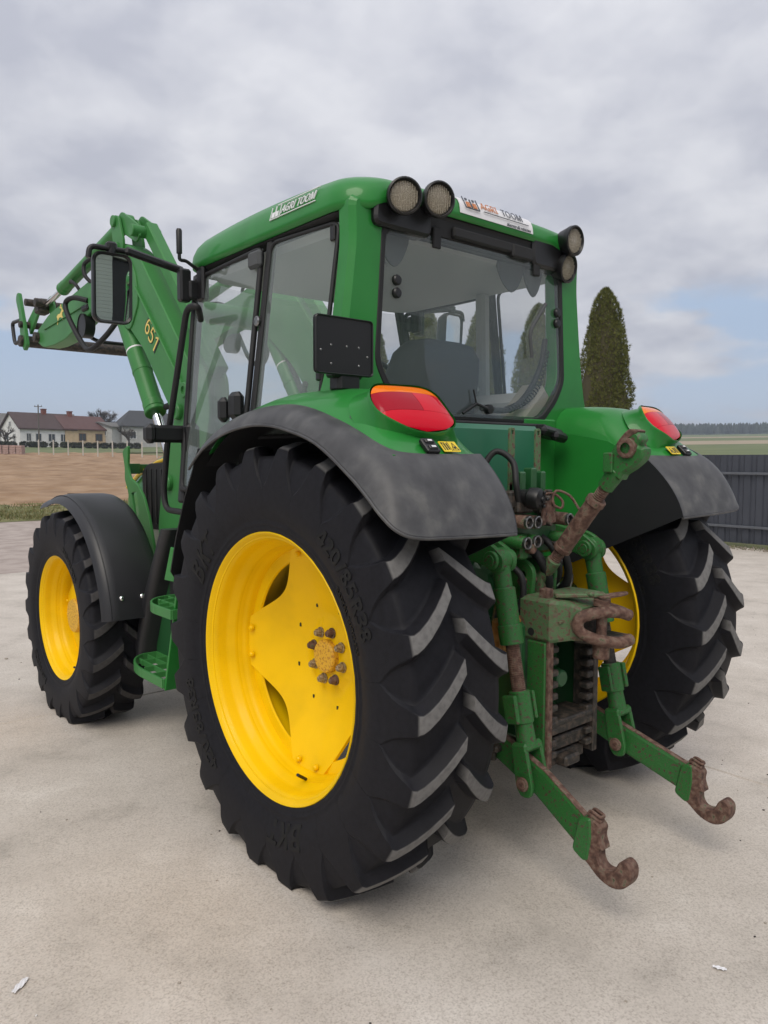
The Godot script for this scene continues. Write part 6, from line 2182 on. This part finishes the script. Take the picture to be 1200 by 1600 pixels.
func loader(t: Node3D):
	var L := node("front_loader", t, Vector3.ZERO, "raised green front loader with hydraulic cylinders")
	var b: MB
	for s in [-1.0, 1.0]:
		var X: float = s * 0.60
		var Y: float = s * 0.535
		# mast
		b = MB.new()
		var o := [Vector2(-1.30, 2.02), Vector2(-1.44, 2.10), Vector2(-1.62, 2.00), Vector2(-1.76, 1.66), Vector2(-1.885, 1.42), Vector2(-1.945, 1.15), Vector2(-1.90, 0.92), Vector2(-1.45, 0.92), Vector2(-1.40, 1.45), Vector2(-1.28, 1.80)]
		for x in [s * 0.590, s * 0.480]: b.plate(round2(o, 0.05), Vector3(x, 0, 0), Vector3.BACK, Vector3.UP, 0.016, 0.003)
		b.box(Vector3(s * 0.535, 1.55, -1.44), Vector3(0.10, 0.9, 0.016), 0.002)
		b.box(Vector3(s * 0.40, 1.02, -1.68), Vector3(0.36, 0.16, 0.24), 0.02)
		add(b, "mast", M.green_loader, L)
		for q in [[-1.53, 1.945], [-1.635, 1.832], [-1.775, 1.43]]:
			b = MB.new()
			boss(b, Vector3(s * 0.60, q[1], q[0]), s, 0.046)
			add(b, "mast_pin", M.green_loader, L)
		# boom arm: one cranked box section
		b = MB.new()
		o = [Vector2(-1.42, 1.99), Vector2(-1.85, 2.46), Vector2(-2.20, 2.84), Vector2(-2.36, 2.915), Vector2(-2.60, 2.875), Vector2(-2.889, 2.81), Vector2(-3.888, 2.693), Vector2(-4.20, 2.60), Vector2(-4.23, 2.52), Vector2(-4.06, 2.450), Vector2(-3.80, 2.44), Vector2(-3.53, 2.455), Vector2(-3.0, 2.575), Vector2(-2.66, 2.60), Vector2(-2.41, 2.445), Vector2(-2.123, 2.234), Vector2(-1.78, 1.869), Vector2(-1.66, 1.78), Vector2(-1.52, 1.80)]
		b.plate(round2(o, 0.06), Vector3(Y, 0, 0), Vector3.BACK, Vector3.UP, 0.118, 0.006)
		add(b, "boom_arm", M.green_loader, L)
		# flange along the boom and seam on the front half
		b = MB.new()
		b.bar(Vector3(X + s * 0.001, 2.62, -2.20), Vector3(X + s * 0.001, 1.98, -1.58), 0.012, 0.022, Vector3(s, 0, 0), 0.004)
		add(b, "weld_seam", M.green_loader, L)
		b = MB.new()
		b.bar(Vector3(X + s * 0.000, 2.585, -4.0), Vector3(X + s * 0.000, 2.640, -3.1), 0.008, 0.010, Vector3(s, 0, 0), 0.002)
		add(b, "weld_seam", M.green_loader, L)
		# reinforcing side plate at the crank
		b = MB.new()
		b.plate(round2([Vector2(-2.20, 2.70), Vector2(-2.16, 2.52), Vector2(-2.30, 2.36), Vector2(-2.62, 2.52), Vector2(-3.02, 2.60), Vector2(-3.0, 2.76), Vector2(-2.6, 2.86), Vector2(-2.34, 2.88)], 0.06, 4), Vector3(X - s * 0.004, 0, 0), Vector3.BACK, Vector3.UP, 0.014, 0.004)
		add(b, "crank_plate", M.green_loader, L)
		# parallel guide bar above the boom
		b = MB.new()
		b.bar(Vector3(s * 0.50, 2.03, -1.335), Vector3(s * 0.50, 2.99, -2.205), 0.085, 0.075, Vector3(s, 0, 0), 0.008)
		add(b, "guide_bar", M.green_loader, L)
		# knuckle link
		for x in [s * 0.60, s * 0.47]:
			b = MB.new()
			b.plate(round2([Vector2(-2.56, 3.075), Vector2(-2.50, 3.12), Vector2(-2.43, 3.09), Vector2(-2.36, 2.92), Vector2(-2.40, 2.78), Vector2(-2.50, 2.78), Vector2(-2.52, 2.92)], 0.04, 4), Vector3(x, 0, 0), Vector3.BACK, Vector3.UP, 0.018, 0.003)
			b.plate(round2([Vector2(-2.50, 3.10), Vector2(-2.44, 3.13), Vector2(-2.20, 3.00), Vector2(-2.16, 2.92), Vector2(-2.22, 2.89), Vector2(-2.46, 3.01)], 0.03, 4), Vector3(x - s * 0.022, 0, 0), Vector3.BACK, Vector3.UP, 0.016, 0.003)
			add(b, "knuckle_plate", M.green_loader, L)
		b = MB.new()
		for q in [[-2.495, 3.075], [-2.455, 2.90], [-2.20, 2.955]]:
			b = MB.new()
			b.cyl(Vector3(s * 0.44, q[1], q[0]), Vector3(s * 0.625, q[1], q[0]), 0.036, -1, 18, 0.004)
			if q[1] > 3.0: b.cyl(Vector3(s * 0.49, 3.075, -2.495), Vector3(s * 0.57, 3.075, -2.495), 0.058, -1, 20, 0.006)
			add(b, "knuckle_pin", M.green_loader, L)
		# cylinders
		cylinder_part(Vector3(s * 0.535, 3.07, -2.52), Vector3(s * 0.535, 2.868, -3.70), Vector3(s * 0.535, 2.805, -4.14), 0.046, 0.022, L, [0.42])
		cylinder_part(Vector3(s * 0.555, 2.50, -2.50), Vector3(s * 0.555, 1.868, -2.06), Vector3(s * 0.555, 1.43, -1.765), 0.060, 0.029, L, [0.62])
		b = MB.new()
		var A := Vector3(s * 0.555, 2.50, -2.50)
		var Bq := Vector3(s * 0.555, 1.868, -2.06)
		var mid := A.lerp(Bq, 0.40)
		b.cyl(mid, mid + (Bq - A).normalized() * 0.012, 0.0608, -1, 24)
		add(b, "white_band", M.sticker_white, L)
		# tool carrier cheek, hook and handle
		b = MB.new()
		b.plate(round2([Vector2(-4.60, 2.95), Vector2(-4.55, 2.96), Vector2(-4.40, 2.62), Vector2(-4.36, 2.50), Vector2(-4.44, 2.46), Vector2(-4.52, 2.56), Vector2(-4.55, 2.78), Vector2(-4.62, 2.90)], 0.02), Vector3(s * 0.62, 0, 0), Vector3.BACK, Vector3.UP, 0.030, 0.004)
		b.plate(round2([Vector2(-4.22, 2.86), Vector2(-4.10, 2.88), Vector2(-3.95, 2.64), Vector2(-4.05, 2.60)], 0.02), Vector3(s * 0.50, 0, 0), Vector3.BACK, Vector3.UP, 0.020, 0.003)
		b.plate(round2([Vector2(-4.52, 2.72), Vector2(-4.20, 2.86), Vector2(-4.15, 2.80), Vector2(-4.46, 2.60)], 0.02), Vector3(s * 0.565, 0, 0), Vector3.BACK, Vector3.UP, 0.022, 0.003)
		add(b, "carrier_cheek", M.green_loader, L)
		b = MB.new()
		b.tube(round_path([Vector3(s * 0.62, 2.73, -4.50), Vector3(s * 0.62, 2.74, -4.80), Vector3(s * 0.62, 2.55, -4.74), Vector3(s * 0.62, 2.57, -4.44)], 0.05), 0.016, 8)
		add(b, "carrier_handle", M.black, L)
		b = MB.new()
		b.box(Vector3(s * 0.54, 2.80, -4.22), Vector3(0.10, 0.12, 0.14), 0.02)
		b.cyl(Vector3(s * 0.46, 2.82, -4.16), Vector3(s * 0.62, 2.82, -4.16), 0.035, -1, 14, 0.004)
		add(b, "rod_eye", M.grime, L)
		b = MB.new()
		b.cyl(Vector3(s * 0.44, 2.68, -4.46), Vector3(s * 0.66, 2.68, -4.46), 0.028, -1, 14, 0.004)
		add(b, "carrier_pin", M.grime, L)
		b = MB.new()
		b.cyl(Vector3(s * 0.46, 2.545, -4.17), Vector3(s * 0.63, 2.545, -4.17), 0.04, -1, 16, 0.004)
		add(b, "carrier_pin", M.grime, L)
		# hoses
		var H: float = s * 0.66
		b = MB.new()
		b.tube(smooth_path([Vector3(s * 0.60, 2.66, -3.02), Vector3(H, 2.69, -3.14), Vector3(H + s * 0.02, 2.66, -3.24), Vector3(H + s * 0.02, 2.54, -3.16), Vector3(H, 2.36, -2.98), Vector3(H, 2.30, -2.82), Vector3(s * 0.62, 2.37, -2.66), Vector3(s * 0.56, 2.48, -2.58)], 7), 0.018, 8)
		add(b, "hose", M.black_rubber, L)
		b = MB.new()
		b.tube(smooth_path([Vector3(s * 0.60, 2.93, -2.95), Vector3(s * 0.62, 2.90, -3.02), Vector3(s * 0.62, 2.82, -3.0), Vector3(s * 0.58, 2.76, -2.95)], 6), 0.014, 8)
		add(b, "hose", M.black_rubber, L)
		b = MB.new()
		b.tube(smooth_path([Vector3(s * 0.57, 2.86, -3.45), Vector3(s * 0.60, 2.85, -3.35), Vector3(s * 0.60, 2.80, -3.24), Vector3(s * 0.57, 2.74, -3.22)], 6), 0.012, 8)
		add(b, "hose", M.black_rubber, L)
		b = MB.new()
		b.tube(smooth_path([Vector3(s * 0.50, 2.28, -2.20), Vector3(s * 0.52, 2.14, -2.12), Vector3(s * 0.50, 2.04, -2.02), Vector3(s * 0.46, 2.08, -1.92)], 6), 0.020, 8)
		add(b, "hose", M.black_rubber, L)
		b = MB.new()
		b.tube(smooth_path([Vector3(s * 0.50, 2.04, -1.98), Vector3(s * 0.50, 2.05, -1.92), Vector3(s * 0.50, 1.99, -1.86), Vector3(s * 0.50, 1.91, -1.88), Vector3(s * 0.52, 1.88, -1.98)], 6), 0.020, 8)
		add(b, "hose", M.black_rubber, L)
		b = MB.new()
		b.lathe([Vector2(0.085, -0.035), Vector2(0.085, 0.035)], Vector3(s * 0.58, 2.50, -3.12), Vector3.RIGHT, 20)
		b.lathe([Vector2(0.0, -0.03), Vector2(0.085, -0.03)], Vector3(s * 0.58, 2.50, -3.12), Vector3.RIGHT, 20)
		b.box(Vector3(s * 0.585, 2.62, -3.08), Vector3(0.05, 0.04, 0.12), 0.01)
		add(b, "hose_guard", M.black, L)
		# chain and pin on the mast
		b = MB.new()
		b.cyl(Vector3(s * 0.62, 1.60, -1.42), Vector3(s * 0.62, 1.30, -1.46), 0.014, -1, 10, 0.002)
		b.cyl(Vector3(s * 0.62, 1.42, -1.45), Vector3(s * 0.62, 1.22, -1.47), 0.024, -1, 12, 0.004)
		b.cyl(Vector3(s * 0.60, 1.43, -1.45), Vector3(s * 0.66, 1.43, -1.45), 0.016, -1, 10, 0.002)
		add(b, "parking_pin", M.grime, L)
		b = MB.new()
		for k in 11:
			var p := Vector3(s * 0.63, 1.42 - k * 0.028, -1.40 - 0.002 * k)
			b.box(p, Vector3(0.012 if k % 2 else 0.004, 0.034, 0.004 if k % 2 else 0.012), 0.002)
		add(b, "chain", M.grime, L)
	# cross tubes
	b = MB.new()
	b.cyl(Vector3(-0.66, 2.545, -4.47), Vector3(0.66, 2.545, -4.47), 0.048, -1, 24, 0.005)
	add(b, "carrier_tube", M.grime, L)
	b = MB.new()
	b.cyl(Vector3(-0.62, 2.86, -4.42), Vector3(0.62, 2.86, -4.42), 0.030, -1, 20, 0.004)
	add(b, "carrier_rod", M.grime, L)
	b = MB.new()
	b.cyl(Vector3(-0.48, 2.60, -2.58), Vector3(0.48, 2.60, -2.58), 0.075, -1, 28, 0.005)
	add(b, "torque_tube", M.green_loader, L)
	b = MB.new()
	b.tube(round_path([Vector3(-0.56, 2.46, -3.20), Vector3(-0.50, 2.40, -3.12), Vector3(0.40, 2.40, -3.14)], 0.05), 0.014, 8)
	add(b, "cross_pipe", M.black, L)
	# numbers and mark on the arms
	var n := Vector3.LEFT
	var dn := Vector3(0, -0.90, 0.78).normalized()
	var up := n.cross(dn)
	for s in [-1.0, 1.0]:
		var rr: Vector3 = dn * (1.0 if s < 0 else -1.0)
		var uu := Vector3(s, 0, 0).cross(rr)
		text("651", 0.150, Vector3(s * 0.5955, 2.30, -1.985), rr, uu, M.ink_black, L, "number_outline", 0.003, true)
		text("651", 0.140, Vector3(s * 0.5965, 2.30, -1.985), rr, uu, M.decal_yellow, L, "number", 0.004, false)
	leaping_emblem(Vector3(-0.5955, 2.63, -3.62), Vector3(0, -0.06, 1).normalized(), Vector3.UP, 0.085, M.decal_yellow, L)
	leaping_emblem(Vector3(0.5955, 2.63, -3.62), Vector3(0, 0.06, -1).normalized(), Vector3.UP, 0.085, M.decal_yellow, L)

func tractor():
	var t := node("tractor", self)
	tag(t, "green farm tractor with yellow rims and raised front loader on the concrete yard", "tractor")
	wheels(t)
	cab(t)
	for s in [-1.0, 1.0]: fender(t, s)
	rear_end(t)
	front_end(t)
